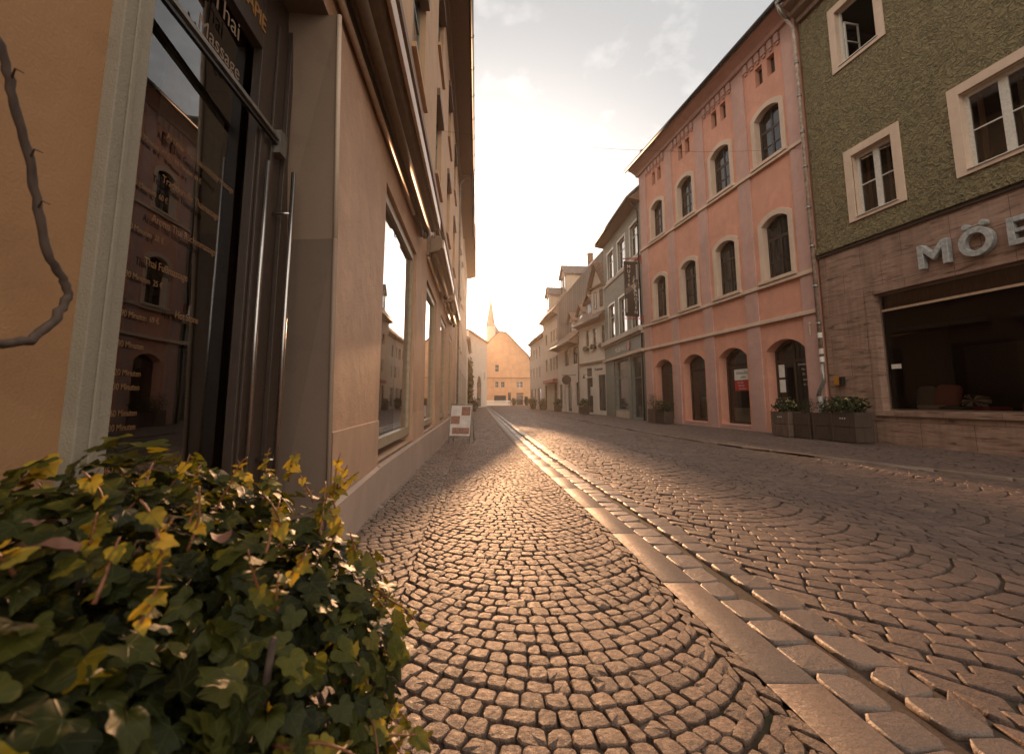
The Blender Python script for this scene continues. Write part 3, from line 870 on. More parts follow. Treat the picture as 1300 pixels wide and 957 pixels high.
for (a, b, c, d_, mu) in ((13.04, 14.67, 6.34, 8.54, 1), (15.82, 18.48, 6.34, 8.54, 2), (12.96, 14.60, 11.14, 13.3, 1), (15.82, 18.1, 11.14, 13.3, 2), (20.1, 21.8, 6.34, 8.54, 1), (20.1, 21.8, 11.14, 13.3, 1)):
    m = MB(CREAM)
    ring(m, a, b, c, d_, 0, 0.23, -0.04, 0.004, tb=0.10)
    m.build('window_surround', gr, bevel=0.006)
for (a, b, c, d_, mu) in ((13.29, 14.48, 6.44, 8.30, 1), (16.05, 18.25, 6.44, 8.30, 2), (20.3, 21.6, 6.44, 8.3, 1), (20.3, 21.6, 11.28, 13.1, 1), (16.05, 17.9, 11.28, 13.1, 1)):
    w = window(gr, a, b, c, d_, 0, 0.13, 0.09, mu, [((c + d_) / 2, 0.03)], WHITEFR, GLASS, mt=0.17)
    m = MB(WHITEFR); m.box(a, b, -0.07, 0.13, c - 0.0, c + 0.025); m.build('sill', w)
    for k in range(mu + 1):
        x0 = a + (b - a) * k / (mu + 1) + 0.1; x1 = a + (b - a) * (k + 1) / (mu + 1) - 0.1
        curtains(w, x0, x1, c + 0.1, d_ - 0.1, 0.36, 0.2, CURT if k else BANDT)
# open top window: frame with one casement swung inwards
m = MB(WHITEFR); ring(m, 13.18, 14.42, 11.28, 13.1, 0, 0.08, 0.12, 0.18)
w = m.build('open_window', gr)
m = MB(WHITEFR); y_ = 0.18
for (za, zb) in ((11.36, 11.42), (12.06, 12.09), (12.66, 12.72)): m.box(13.27, 13.31, y_, y_ + 0.52, za, zb)
m.box(13.27, 13.31, y_ + 0.48, y_ + 0.53, 11.36, 12.72); m.box(13.27, 13.31, y_, y_ + 0.05, 11.36, 12.72)
c_ = m.build('casement', w)
m = MB(GLASS); m.add([(13.29, y_ + 0.05, 11.4), (13.29, y_ + 0.48, 11.4), (13.29, y_ + 0.48, 12.7), (13.29, y_ + 0.05, 12.7)], [(0, 1, 2, 3)]); m.build('pane', c_)
m = MB(WHITEFR); m.box(13.18, 14.42, -0.06, 0.12, 11.265, 11.29); m.build('sill', w)
room(gr, 12.2, 24, 6.0, 9.3, 0.5, 3.5, ROOM); room(gr, 12.2, 24, 10.4, 13.6, 0.75, 3.5, ROOM)
m = MB(SOFFIT)
m.prism_x([(0, 13.85), (-0.12, 13.85), (-0.14, 13.98), (-0.34, 14.08), (-0.36, 14.22), (-0.62, 14.34), (-0.64, 14.48), (0, 14.48)], S0 + 0.05, S1)
m.build('cornice', gr)
m = MB(TILE2); m.prism_x([(-0.7, 14.49), (-0.7, 14.6), (5.0, 19.4), (10.4, 14.6), (10.4, 14.49), (5.0, 19.3)], S0 + 0.02, S1 + 0.2); m.build('roof', gr)
m = MB(ZINC); m.tube([(S0 - 0.05, -0.74, 14.58), (S1, -0.74, 14.55)], 0.08, 12)
m.tube([(S0 - 0.02, -0.74, 14.5), (S0 - 0.05, -0.6, 14.25), (S0 - 0.05, -0.3, 14.0)], 0.06, 10)
m.build('gutter', gr, smooth=True)
# big shop window
m = MB(STEEL); ring(m, 13.48, 19.6, 0.90, 4.10, 0, 0.05, 0.20, 0.26)
m.box(13.53, 19.55, 0.205, 0.255, 3.60, 3.66, AWN2); m.box(16.9, 16.95, 0.21, 0.25, 0.95, 4.05)
w = m.build('display_window', gr)
m = MB(GLASSS); m.add([(13.5, 0.23, 0.92), (19.58, 0.23, 0.92), (19.58, 0.23, 4.08), (13.5, 0.23, 4.08)], [(0, 1, 2, 3)]); m.build('pane', w)
m = MB(SOFFIT); m.add([(13.5, 0.34, 3.66), (19.58, 0.34, 3.66), (19.58, 0.34, 4.08), (13.5, 0.34, 4.08)], [(0, 1, 2, 3)]); m.build('blind', w)
m = MB(PALEINK); m.box(13.62, 13.88, 0.222, 0.226, 2.02, 2.14); m.build('sticker', w)
room(gr, 13.0, 20.2, 0.86, 4.2, 0.27, 3.2, ROOMR)
m = MB(ROOM); m.box(13.45, 20.0, 0.32, 2.0, 0.86, 0.93)
m.box(14.2, 15.6, 1.9, 2.0, 1.0, 2.6, DKBROWN); m.build('display_shelf', gr)

def cushion(name, loc, size, rot, mat, label, cat, stripes=None, parent=None, group=None):
    nu, nv = 20, 10; v = []; f = []
    for i in range(nv + 1):
        ph = -math.pi / 2 + math.pi * i / nv
        for j in range(nu):
            th = 2 * math.pi * j / nu
            e = 0.45
            sg = lambda q, p: math.copysign(abs(q) ** p, q)
            cx_ = sg(math.cos(th), e); cy_ = sg(math.sin(th), e); c1 = sg(math.cos(ph), 0.6)
            v.append((cx_ * c1 * size[0], sg(math.sin(ph), 1.1) * size[1], cy_ * c1 * size[2]))
    for i in range(nv):
        for j in range(nu): f.append((i * nu + j, i * nu + (j + 1) % nu, (i + 1) * nu + (j + 1) % nu, (i + 1) * nu + j))
    m = MB(mat); m.add(v, f)
    if stripes:
        k = m.mi(stripes)
        m.m = [k if (q % nu) % 2 else 0 for q in range(len(f))]
    o = m.build(name, smooth=True)
    M = Matrix.Translation(RO) @ Matrix.Rotation(hR, 4, 'Z') @ Matrix.Translation(loc) @ Matrix.Rotation(R(rot[2]), 4, 'Z') @ Matrix.Rotation(R(rot[1]), 4, 'Y') @ Matrix.Rotation(R(rot[0]), 4, 'X')
    o.matrix_world = M
    return tag(o, label, cat, group)
G_ = 'soft goods on show in the furniture shop window'
cushion('cushion', (13.86, 0.95, 1.27), (0.24, 0.09, 0.29), (-14, 0, 0), CUSH1, 'grey cushion at the near corner of the furniture shop window', 'cushion', group=G_)
cushion('cushion', (14.36, 0.98, 1.29), (0.31, 0.10, 0.30), (-16, 4, 0), CUSH2, 'dusty pink square cushion leaning in the furniture shop window', 'cushion', group=G_)
cushion('cushion', (14.98, 0.95, 1.14), (0.29, 0.10, 0.17), (-20, 8, 0), CUSH3, 'black and white striped cushion in the furniture shop window', 'cushion', stripes=BLACKP, group=G_)
cushion('cushion', (14.25, 0.58, 1.00), (0.34, 0.16, 0.07), (0, 0, 0), CUSH3, 'flat white cushion lying in front of the pink one', 'cushion', group=G_)
cushion('blanket', (14.75, 0.68, 0.985), (0.42, 0.26, 0.055), (0, 0, 0), CUSH7, 'folded green grey blanket beside the flat white cushion', 'blanket', group=G_)
cushion('blanket', (15.5, 0.62, 0.985), (0.34, 0.22, 0.055), (0, 0, 4), CUSH4, 'folded red blanket lying beside the round ottoman', 'blanket', group=G_)
cushion('cushion', (17.3, 0.6, 1.0), (0.30, 0.2, 0.07), (0, 0, 0), CUSH3, 'flat white cushion beyond the round ottoman', 'cushion', group=G_)
ot = empty('ottoman', tuple(Matrix.Translation(RO) @ Matrix.Rotation(hR, 4, 'Z') @ Vector((16.45, 0.75, 0.93))), hR, 'round red ottoman with an ochre top in the furniture shop window', 'ottoman')
m = MB(CUSH5); m.tube([(0, 0, 0), (0, 0, 0.04), (0, 0, 0.16), (0, 0, 0.22)], [0.36, 0.42, 0.42, 0.37], 28); m.build('seat_base', ot, smooth=True)
m = MB(CUSH6); m.tube([(0, 0, 0.20), (0, 0, 0.24), (0, 0, 0.29), (0, 0, 0.31)], [0.33, 0.38, 0.36, 0.20], 28); m.build('seat_top', ot, smooth=True)
# MÖBEL lettering (as far as the photo shows it)
sg = empty('shop_sign', tuple(Matrix.Translation(RO) @ Matrix.Rotation(hR, 4, 'Z') @ Vector((14.87, 0, 4.4))), hR, 'grey metal letters standing off the travertine fascia of the furniture shop', 'sign')
def letter(polys, x, name):
    m = MB(ALU)
    for p in polys: m.prism_y([(x + a, b) for a, b in p], -0.17, -0.03)
    o = m.build(name, sg, bevel=0.01); return o
h_ = 0.60
letter([[(0, 0), (0.13, 0), (0.13, h_), (0, h_)]], 0.0, 'letter')
letter([[(0.131, h_), (0.131, h_ - 0.2), (0.34, 0.16), (0.549, h_ - 0.2), (0.549, h_), (0.34, 0.36)][::-1]], 0.0, 'letter')
letter([[(0.55, 0), (0.68, 0), (0.68, h_), (0.55, h_)]], 0.0, 'letter')
m = MB(ALU); n = 28
def oval(rx, rz): return [(1.22 + rx * math.cos(2 * math.pi * k / n), 0.31 + rz * math.sin(2 * math.pi * k / n)) for k in range(n)]
A_, B_ = oval(0.33, 0.33), oval(0.20, 0.20)
v = [(x, y, z) for y in (-0.17, -0.03) for ring_ in (A_, B_) for x, z in ring_]
f = []
for k in range(n):
    q = (k + 1) % n
    f += [(k, q, n + q, n + k), (2 * n + k, 3 * n + k, 3 * n + q, 2 * n + q), (k, 2 * n + k, 2 * n + q, q), (n + k, n + q, 3 * n + q, 3 * n + k)]
m.add(v, f)
for dx in (-0.17, 0.17): m.tube([(1.22 + dx, -0.16, 0.70), (1.22 + dx, -0.03, 0.70)], 0.065, 16)
m.box(1.05, 1.39, -0.09, -0.06, 0.69, 0.71)
m.build('letter', sg, bevel=0.006)
bx = 1.80
letter([[(0, 0), (0.12, 0), (0.12, h_), (0, h_)], [(0.121, 0), (0.38, 0), (0.46, 0.08), (0.46, 0.24), (0.40, 0.30), (0.33, 0.26), (0.34, 0.12), (0.121, 0.11)],
        [(0.121, h_), (0.121, h_ - 0.11), (0.33, h_ - 0.12), (0.32, 0.37), (0.40, 0.301), (0.45, 0.36), (0.45, 0.53), (0.37, h_)], [(0.121, 0.26), (0.329, 0.26), (0.329, 0.34), (0.121, 0.34)]], bx, 'letter')
# orange box
mbx = empty('letter_box', tuple(Matrix.Translation(RO) @ Matrix.Rotation(hR, 4, 'Z') @ Vector((12.24, -0.002, 1.62))), hR, 'small yellow and black box fixed to the travertine wall', 'box')
m = MB(YEL); m.box(-0.14, 0.05, -0.10, 0, 0, 0.26); m.build('box_body', mbx, bevel=0.01)
m = MB(BLACKP); m.box(0.052, 0.17, -0.11, 0, 0.01, 0.25); m.build('box_front', mbx, bevel=0.01)
# ------------------------------------------------------------------ planters on the right pavement
def w_from(s, off, z=0.028):
    v = Matrix.Translation(RO) @ Matrix.Rotation(hR, 4, 'Z') @ Vector((s, -off, z)); return tuple(v)
def planter(loc, rz, w, d, h, label, mat=PLANTW, dots=True, split=True):
    e = empty('planter', loc, rz, label, 'planter', 'wooden planters along the house fronts')
    m = MB(mat)
    hw, hd = w / 2, d / 2; t = 0.03
    for a, b in (((-hw, hw), (-hd, -hd + t)), ((-hw, hw), (hd - t, hd)), ((-hw, -hw + t), (-hd + t, hd - t)), ((hw - t, hw), (-hd + t, hd - t))):
        for k in range(2):
            z0 = 0.02 + k * (h - 0.02) / 2; z1 = 0.01 + (k + 1) * (h - 0.02) / 2
            m.box(a[0], a[1], b[0], b[1], z0, z1 - 0.006)
    m.box(-hw - 0.012, -hw + 0.05, -hd - 0.012, -hd - 0.001, 0, h); m.box(hw - 0.05, hw + 0.012, -hd - 0.012, -hd - 0.001, 0, h)
    m.build('box_body', e, bevel=0.004)
    m = MB(SOIL); m.box(-hw + t, hw - t, -hd + t, hd - t, h * 0.5, h - 0.07); m.build('soil', e)
    if dots:
        m = MB(PAPER)
        for k in (-1, 0, 1): m.tube([(k * 0.07, -hd - 0.001, h * 0.78), (k * 0.07, -hd - 0.006, h * 0.78)], 0.018, 10)
        m.build('emblem', e)
    return e
def plant(loc, label, r, n, size, mat=SHRUBM, kind='oval', flowers=0, group='plants growing in the street planters', name='potted_shrub'):
    e = empty(name, loc, 0, label, 'plant', group)
    leaf_ball(e, (0, 0, r[2] * 0.75), r, n, size, mat, kind)
    m = MB(BARK)
    for k in range(7):
        a = k * 2.4; q = 0.45 * r[0]
        m.tube([(0.05 * math.cos(a), 0.05 * math.sin(a), -0.08), (q * 0.6 * math.cos(a), q * 0.6 * math.sin(a), r[2] * 0.6), (q * 1.5 * math.cos(a), q * 1.5 * math.sin(a), r[2] * 1.4)], [0.009, 0.006, 0.003], 5)
    m.build('stem', e)
    if flowers: leaf_ball(e, (0, 0, r[2] * 0.9), (r[0] * .9, r[1] * .9, r[2] * .9), flowers, size * 0.9, FLOWM, 'oval', 'blossom')
    return e
P_ = [
 (10.95, 0.75, 0.70, 0.62, 0.80, 'brown wooden planter with three white dots before the arched shop door'),
 (11.62, 0.62, 0.55, 0.55, 0.78, 'darker wooden planter touching the grey downpipe foot'),
 (12.35, 0.55, 0.72, 0.60, 0.80, 'wooden planter at the travertine wall, nearer the downpipe'),
 (13.05, 0.60, 0.72, 0.60, 0.84, 'wooden planter at the travertine wall, nearer the shop window'),
]
for i, (s, off, w, d_, h, lab) in enumerate(P_):
    planter(w_from(s, off), hR, w, d_, h, lab, PLANTT if i == 0 else PLANTW, dots=i in (0, 3))
plant(w_from(10.9, 0.75, 0.80), 'yellow and white flowering plant before the arched shop door', (0.36, 0.33, 0.27), 420, 0.09, flowers=70, name='flowering_plant')
plant(w_from(11.6, 0.62, 0.78), 'small green conifer beside the grey foot of the downpipe', (0.22, 0.22, 0.30), 380, 0.06, kind='long', name='potted_conifer')
plant(w_from(12.35, 0.55, 0.80), 'dark green shrub at the travertine wall, nearer the downpipe', (0.38, 0.32, 0.25), 480, 0.10, kind='long')
plant(w_from(13.0, 0.60, 0.84), 'pale flowering shrub at the travertine wall, nearer the shop window', (0.45, 0.36, 0.26), 560, 0.10, flowers=60, name='flowering_plant')
planter(w_from(2.25, 0.72), hR, 0.55, 0.5, 0.72, 'small wooden planter before the arched window next to the music shop', PLANTT, False)
planter(w_from(3.05, 0.66), hR, 0.80, 0.5, 0.60, 'long low wooden planter before the first rose pilaster', PLANTW, False)
plant(w_from(2.2, 0.72, 0.72), 'tall loose shrub before the arched window next to the music shop', (0.36, 0.33, 0.45), 520, 0.09, kind='long')
plant(w_from(3.05, 0.66, 0.60), 'low dark shrub before the first rose pilaster', (0.46, 0.3, 0.35), 520, 0.09)

# ------------------------------------------------------------------ hanging MUSIK sign
hs = empty('hanging_sign', w_from(-0.02, 0.05, 5.9), hR, 'tall black sign with white clef and vertical lettering hung from red brackets', 'sign')
m = MB(BLACKP); m.box(-0.04, 0.04, -1.08, -0.22, 0, 3.2); m.build('sign_board', hs, bevel=0.01)
for z in (3.34, -0.16):
    m = MB(REDM)
    m.box(-0.025, 0.025, -1.12, 0.03, z, z + 0.04); m.box(-0.02, 0.02, -1.0, 0.0, z + 0.10, z + 0.125)
    m.box(-0.03, 0.03, -0.02, 0.045, z - 0.2, z + 0.25)
    for y_ in (-0.95, -0.35): m.box(-0.012, 0.012, y_ - 0.012, y_ + 0.012, min(z + 0.02, 3.19), max(z + 0.01, 0.0) if z < 0 else z + 0.01)
    m.build('bracket', hs)
def on_sign(y, z):   # board faces +x (towards the viewer); text reads along +y... mirrored-free
    return Matrix.Translation((0.045, y, z)) @ Matrix.Rotation(R(90), 4, 'Z') @ Matrix.Rotation(R(90), 4, 'X')
for k, ch in enumerate('MUSIK'): text(ch, 0.27, on_sign(-0.80, 2.80 - k * 0.27), hs, PALEINK, 'lettering', 0.004, 'CENTER')
for k, ch in enumerate('&NOTEN'): text(ch, 0.27, on_sign(-0.42, 1.42 - k * 0.255), hs, PALEINK, 'lettering', 0.004, 'CENTER')
m = MB(PALEINK)   # clef
pts = []
for k in range(40):
    t = k / 39; a = t * 4.2 * math.pi
    rr = 0.05 + 0.13 * t
    pts.append((0.05, -0.52 + rr * math.cos(a) * 0.9, 1.72 + rr * math.sin(a) + 0.16 * max(0, t - 0.6)))
m.tube(pts[:30], 0.013, 6)
m.tube([(0.05, -0.50, 1.35), (0.05, -0.56, 1.38), (0.05, -0.50, 1.45), (0.05, -0.50, 1.9), (0.05, -0.55, 2.2), (0.05, -0.48, 2.36), (0.05, -0.43, 2.2), (0.05, -0.6, 1.98)], 0.014, 6)
for k in range(5): m.tube([(0.05, -1.04, 1.25 + k * 0.07), (0.05, -0.8, 1.42 + k * 0.07), (0.05, -0.32, 1.72 + k * 0.07)], 0.006, 5)
m.build('clef_emblem', hs)
m = MB(simple('thermometer_grey', (0.3, 0.28, 0.26), 0.5)); m.box(0.041, 0.046, -0.36, -0.26, 2.15, 3.05); m.box(0.041, 0.046, -1.04, -0.94, 0.2, 1.0); m.build('side_panel', hs)

# ------------------------------------------------------------------ generic houses
def house(name, label, o, head, w, depth, eave, roof_h, wall, openings, frame, roofmat, over=0.45, shop=None, side=None, z0=-0.6, surround=None, gable_mat=None, trims=()):
    e = empty(name, (o[0], o[1], 0), heading(head), label, 'house')
    m = MB(wall)
    ops = [(a, b, c, d, rs, 0.18, wall) for (a, b, c, d, rs, *_r) in openings]
    wall_panel(m, 0, w, z0, eave, ops, 0, wall)
    gm = gable_mat or wall
    for x, fl in ((0, 1), (w, 0)):
        f = [(x, 0, z0), (x, depth, z0), (x, depth, eave), (x, depth / 2, eave + roof_h), (x, 0, eave)]
        m.add(f, [tuple(range(5)) if fl else tuple(range(4, -1, -1))], gm)
    m.add([(0, depth, z0), (w, depth, z0), (w, depth, eave), (0, depth, eave)], [(3, 2, 1, 0)], wall)
    m.build('wall', e)
    for q in openings:
        a, b, c, d, rs = q[:5]; mull = q[5] if len(q) > 5 else 1; nm = q[6] if len(q) > 6 else 'window'
        fm = q[7] if len(q) > 7 else frame
        window(e, a, b, c, d, rs, 0.12, 0.06, mull, [(c + (d - c) * 0.66, 0.05)], fm, PANE, name=nm)
        if surround and nm == 'window':
            s_ = MB(surround); ring(s_, a - 0.13, b + 0.13, c - 0.06, d + 0.14, rs, 0.12, -0.035, 0.003, bottom=False)
            s_.box(a - 0.18, b + 0.18, -0.09, 0.02, c - 0.13, c - 0.055); s_.build('window_surround', e)
    k = roof_h / (depth / 2); t = 0.16
    m = MB(roofmat)
    m.prism_x([(-over, eave - over * k), (-over, eave - over * k + t), (depth / 2, eave + roof_h + t), (depth + over, eave - over * k + t), (depth + over, eave - over * k), (depth / 2, eave + roof_h)], -0.12, w + 0.12)
    m.build('roof', e)
    m = MB(SOFFIT)
    zb = eave - over * k - 0.03
    m.prism_x([(0, eave - 0.12), (0, zb - 0.16), (-0.08, zb - 0.14), (-over + 0.06, zb - 0.02), (-over + 0.06, zb + 0.03)], -0.08, w + 0.08)
    m.build('eave_soffit', e)
    m = MB(ZINC); m.tube([(-0.12, -over - 0.06, zb + 0.06), (w + 0.12, -over - 0.06, zb + 0.06)], 0.07, 10)
    m.build('gutter', e, smooth=True)
    for (a, b, c, d, pr, mt, nm) in trims:
        m = MB(mt); m.box(a, b, -pr, 0, c, d); m.build(nm, e, bevel=0.01)
    return e

def dormer(e, s, w, z, h, depth, mat, roofmat, y=0.8, gable=0.5, frame=BROWN, nwin=1):
    m = MB(mat); m.box(s, s + w, y, y + depth, z, z + h)
    m.prism_y([(s, z + h), (s + w, z + h), (s + w / 2, z + h + gable)], y, y + depth)
    d = m.build('dormer', e)
    m = MB(roofmat)
    o = 0.18; k = gable / (w / 2)
    m.prism_y([(s - o, z + h - o * k + 0.01), (s + w / 2, z + h + gable + 0.01), (s + w + o, z + h - o * k + 0.01), (s + w + o, z + h - o * k + 0.13), (s + w / 2, z + h + gable + 0.14), (s - o, z + h - o * k + 0.13)], y - 0.25, y + depth)
    m.build('roof', d)
    for k in range(nwin):
        a = s + w * (k + 0.18) / nwin; b = s + w * (k + 0.82) / nwin
        m = MB(frame); ring(m, a, b, z + 0.15, z + h - 0.1, 0, 0.05, y - 0.05, y - 0.004); wi = m.build('window', d)
        m = MB(PANE); m.add([(a + .03, y - 0.015, z + 0.18), (b - .03, y - 0.015, z + 0.18), (b - .03, y - 0.015, z + h - 0.13), (a + .03, y - 0.015, z + h - 0.13)], [(0, 1, 2, 3)]); m.build('pane', wi)
    return d

def pipe(e, s, z1, mat=ZINC, y=-0.12):
    m = MB(mat); m.tube([(s, -0.45, z1), (s, y, z1 - 0.5), (s, y, 0)], 0.05, 8); return m.build('downpipe', e, smooth=True)

# music shop (grey clapboard)
mw = 8.7
def M_(s): return mw - s
mu = house('music_shop', 'grey green boarded music shop next to the salmon pink house', (7.10, 34.38), 177, mw, 9, 13.7, 4.2, SIDING,
    [(M_(7.45), M_(5.9), 9.9, 11.9, 0, 0), (M_(4.75), M_(3.1), 9.9, 11.9, 0, 0), (M_(2.0), M_(0.5), 9.9, 11.9, 0, 0),
     (M_(7.45), M_(5.9), 5.45, 7.95, 0, 0), (M_(4.75), M_(3.1), 5.45, 7.95, 0, 0), (M_(2.0), M_(0.5), 5.45, 7.95, 0, 0),
     (M_(5.9), M_(3.1), 0.5, 3.75, 0, 0, 'display_window', GREYW), (M_(2.4), M_(0.7), 0.08, 3.75, 0, 0, 'door', GREYW)],
    WHITEFR, TILE2, 0.7, surround=WHITEFR,
    trims=((0, mw, 9.55, 9.72, 0.10, GREYP, 'string_course'), (0, mw, 5.12, 5.42, 0.32, GREYP, 'cornice'), (0, mw, 4.98, 5.10, 0.18, GREYP, 'cornice'),
           (0, mw, 3.92, 4.10, 0.24, TAN2, 'shop_cornice'), (0.1, 2.4, -0.3, 3.9, 0.06, GREYW, 'shop_pier'), (M_(3.0), M_(2.5), -0.3, 3.9, 0.08, GREYW, 'shop_pier'), (M_(0.6), mw - 0.05, -0.3, 3.9, 0.06, GREYW, 'shop_pier'), (M_(5.9), M_(3.05), -0.3, 0.42, 0.10, TAN2, 'shop_sill'),
           (0.05, mw - 0.05, 4.11, 4.97, 0.07, GREYW, 'fascia_board')))
dormer(mu, 6.0, 2.2, 14.6, 1.7, 2.6, SIDING, TILE2, 1.0, 0.6, WHITEFR)
text('MUSIKHAUS', 0.46, on_wall(2.9, -0.085, 4.36), mu, PALEINK, 'lettering', 0.01)
m = MB(REDM); m.tube([(6.0, -0.08, 4.55), (6.0, -0.12, 4.55)], 0.30, 18); m.build('round_emblem', mu)
pipe(mu, mw - 0.15, 12.8, DARKM)
# house 3
w3 = 5.1
def T_(s): return w3 - s
h3 = house('tavern_house', 'cream house with jettied upper floor and a wide gabled dormer', (5.82, 39.4), 165.5, w3, 9, 7.9, 4.2, WHITEP,
    [(T_(3.72), T_(2.95), 5.55, 6.9, 0, 0), (T_(2.3), T_(1.5), 5.55, 6.9, 0, 0), (T_(0.75), T_(-0.02), 5.55, 6.9, 0, 0),
     (T_(3.7), T_(2.5), 3.05, 3.75, 0, 1), (T_(3.7), T_(2.4), 0.15, 2.95, 0, 1, 'door', DKBROWN), (T_(1.45), T_(0.1), 0.35, 3.1, 0, 1, 'display_window', DKBROWN)],
    BROWN, TILE, 0.5, trims=((0, w3, 4.08, 4.2, 0.12, SOFFIT, 'jetty_beam'),))
m = MB(GREYP); m.box(2.7, 5.05, 0.05, 3.4, 7.7, 10.2)
m.prism_y([(2.7, 10.2), (5.05, 10.2), (3.88, 11.9)], 0.05, 3.4); zw = m.build('gabled_dormer', h3)
m = MB(TILE); m.prism_y([(2.35, 9.9), (3.88, 12.02), (5.4, 9.9), (5.4, 10.05), (3.88, 12.2), (2.35, 10.05)], -0.3, 3.4); m.build('roof', zw)
m = MB(SOFFIT); m.box(2.5, 5.2, -0.12, 0.04, 10.1, 10.25); m.build('beam', zw)
for a, b in ((4.3, 4.85), (3.2, 3.7)):
    m = MB(BROWN); ring(m, a, b, 8.4, 9.8, 0, 0.06, 0.0, 0.045); wi = m.build('window', zw)
    m = MB(PANE); m.add([(a, 0.035, 8.42), (b, 0.035, 8.42), (b, 0.035, 9.78), (a, 0.035, 9.78)], [(0, 1, 2, 3)]); m.build('pane', wi)
for s in (3.33, 1.9, 0.37):
    m = MB(PLANTW); m.box(T_(s) - 0.42, T_(s) + 0.42, -0.24, -0.01, 5.22, 5.42); fb = m.build('window_box', h3)
    leaf_ball(fb, (T_(s), -0.13, 5.45), (0.4, 0.14, 0.12), 90, 0.10, SHRUBM)
dormer(h3, 0.5, 1.5, 8.3, 1.1, 2.2, BROWN, TILE, 0.5, 0.7)
text('Weinstube', 0.34, on_wall(3.1, -0.01, 3.45), h3, DKBROWN, 'lettering', 0.01)
for s in (2.0,):
    m = MB(DKBROWN); m.box(s - 0.02, s + 0.02, -0.5, 0, 3.2, 3.24); m.tube([(s, -0.45, 3.15), (s, -0.45, 2.9)], [0.05, 0.10], 10); m.build('lantern', h3)
pipe(h3, 0.1, 7.2, ZINC)
m = MB(PALEINK); m.box(2.35, 2.75, -0.05, -0.003, 1.5, 2.2); m.build('notice_case', h3)
# house 4
w4 = 7.15
def U_(s): return w4 - s
h4 = house('low_house', 'low white house with a round arched door and an iron sign', (4.70, 46.5), 171, w4, 9, 6.9, 3.6, WHITEP,
    [(U_(4.75), U_(3.2), 4.35, 5.88, 0, 1), (U_(1.95), U_(0.5), 4.35, 5.88, 0, 1), (U_(5.0), U_(4.5), 0.7, 2.7, 0, 0),
     (U_(3.9), U_(2.4), 0.1, 2.85, 0.5, 0, 'door', GREYW), (U_(1.2), U_(0.4), 0.7, 2.7, 0, 0), (U_(6.8), U_(5.6), 0.3, 2.7, 0, 1, 'display_window', DKBROWN)],
    BROWN, TILE, 0.9)
dormer(h4, 1.5, 1.7, 7.6, 1.2, 2.2, TAN2, TILE, 0.8, 0.8)
dormer(h4, 4.6, 1.8, 7.6, 1.4, 2.2, TAN2, TILE, 0.8, 0.8)
m = MB(DKBROWN); m.box(w4 - 0.9, w4 - 0.86, -1.3, 0, 3.3, 3.35); m.tube([(w4 - 0.88, -0.9, 2.9), (w4 - 0.82, -0.9, 2.9)], 0.42, 16); m.build('iron_sign', h4)
# house 5, tall, slate gable side
w5 = 7.9
h5 = house('tall_house', 'tall tan house whose slate hung gable side rises above the low white one', (3.73, 54.4), 173, w5, 10.5, 10.9, 6.2, TAN2,
    [(w5 - 0.9, w5 - 0.1, 7.35, 8.6, 0, 0), (w5 - 2.2, w5 - 1.4, 7.35, 8.6, 0, 0), (w5 - 3.5, w5 - 2.7, 7.35, 8.6, 0, 0), (1.6, 2.4, 7.35, 8.6, 0, 0),
     (w5 - 1.0, w5 - 0.2, 4.3, 5.7, 0, 0), (w5 - 2.4, w5 - 1.6, 4.3, 5.7, 0, 0), (w5 - 3.9, w5 - 3.1, 4.3, 5.7, 0, 0), (1.6, 2.4, 4.3, 5.7, 0, 0),
     (w5 - 2.2, w5 - 0.4, 0.3, 2.8, 0, 1, 'display_window', DKBROWN), (1.0, 2.2, 0.1, 2.8, 0, 0, 'door', DKBROWN)],
    BROWN, TILE2, 0.6, gable_mat=TILE2, trims=((w5 - 5.6, w5 - 0.2, 2.95, 3.3, 0.5, REDM, 'awning'),))
dormer(h5, 1.0, 1.9, 11.4, 1.9, 2.6, TAN2, TILE2, 0.3, 0.9)
dormer(h5, 4.6, 2.6, 12.6, 2.0, 4.2, TAN2, TILE2, 1.2, 1.1, nwin=2)
# house 6
w6 = 9.9
h6 = house('narrow_house', 'plain pale brown house standing between the tall tan house and the orange end house', (2.53, 64.3), 173, w6, 10, 9.2, 4.0, GREYP,
    [(k, k + 0.8, z, z + 1.4, 0, 0) for k in (0.8, 2.9, 5.0, 7.1) for z in (6.4, 3.9)] + [(0.8, 2.2, 0.4, 2.6, 0, 1, 'display_window', DKBROWN), (3.6, 4.7, 0.1, 2.6, 0, 0, 'door', DKBROWN), (6.2, 8.4, 0.4, 2.6, 0, 1, 'display_window', DKBROWN)],
    BROWN, TILE, 0.5)
def chimney(e, x, y, z0, z1, w=0.55):
    rf = [c for c in e.children if c.name.startswith('roof')][0]
    m = MB(TILE); m.box(x, x + w, y, y + w, z0, z1); m.box(x - 0.06, x + w + 0.06, y - 0.06, y + w + 0.06, z1, z1 + 0.12, GREYP); m.build('chimney', rf)
chimney(mu, 5.2, 4.0, 17.0, 19.2); chimney(h3, 1.2, 4.3, 11.4, 13.3); chimney(h4, 3.6, 4.0, 9.6, 11.6); chimney(h5, 2.4, 5.0, 16.4, 18.3); chimney(h6, 4.4, 4.6, 12.6, 14.4)
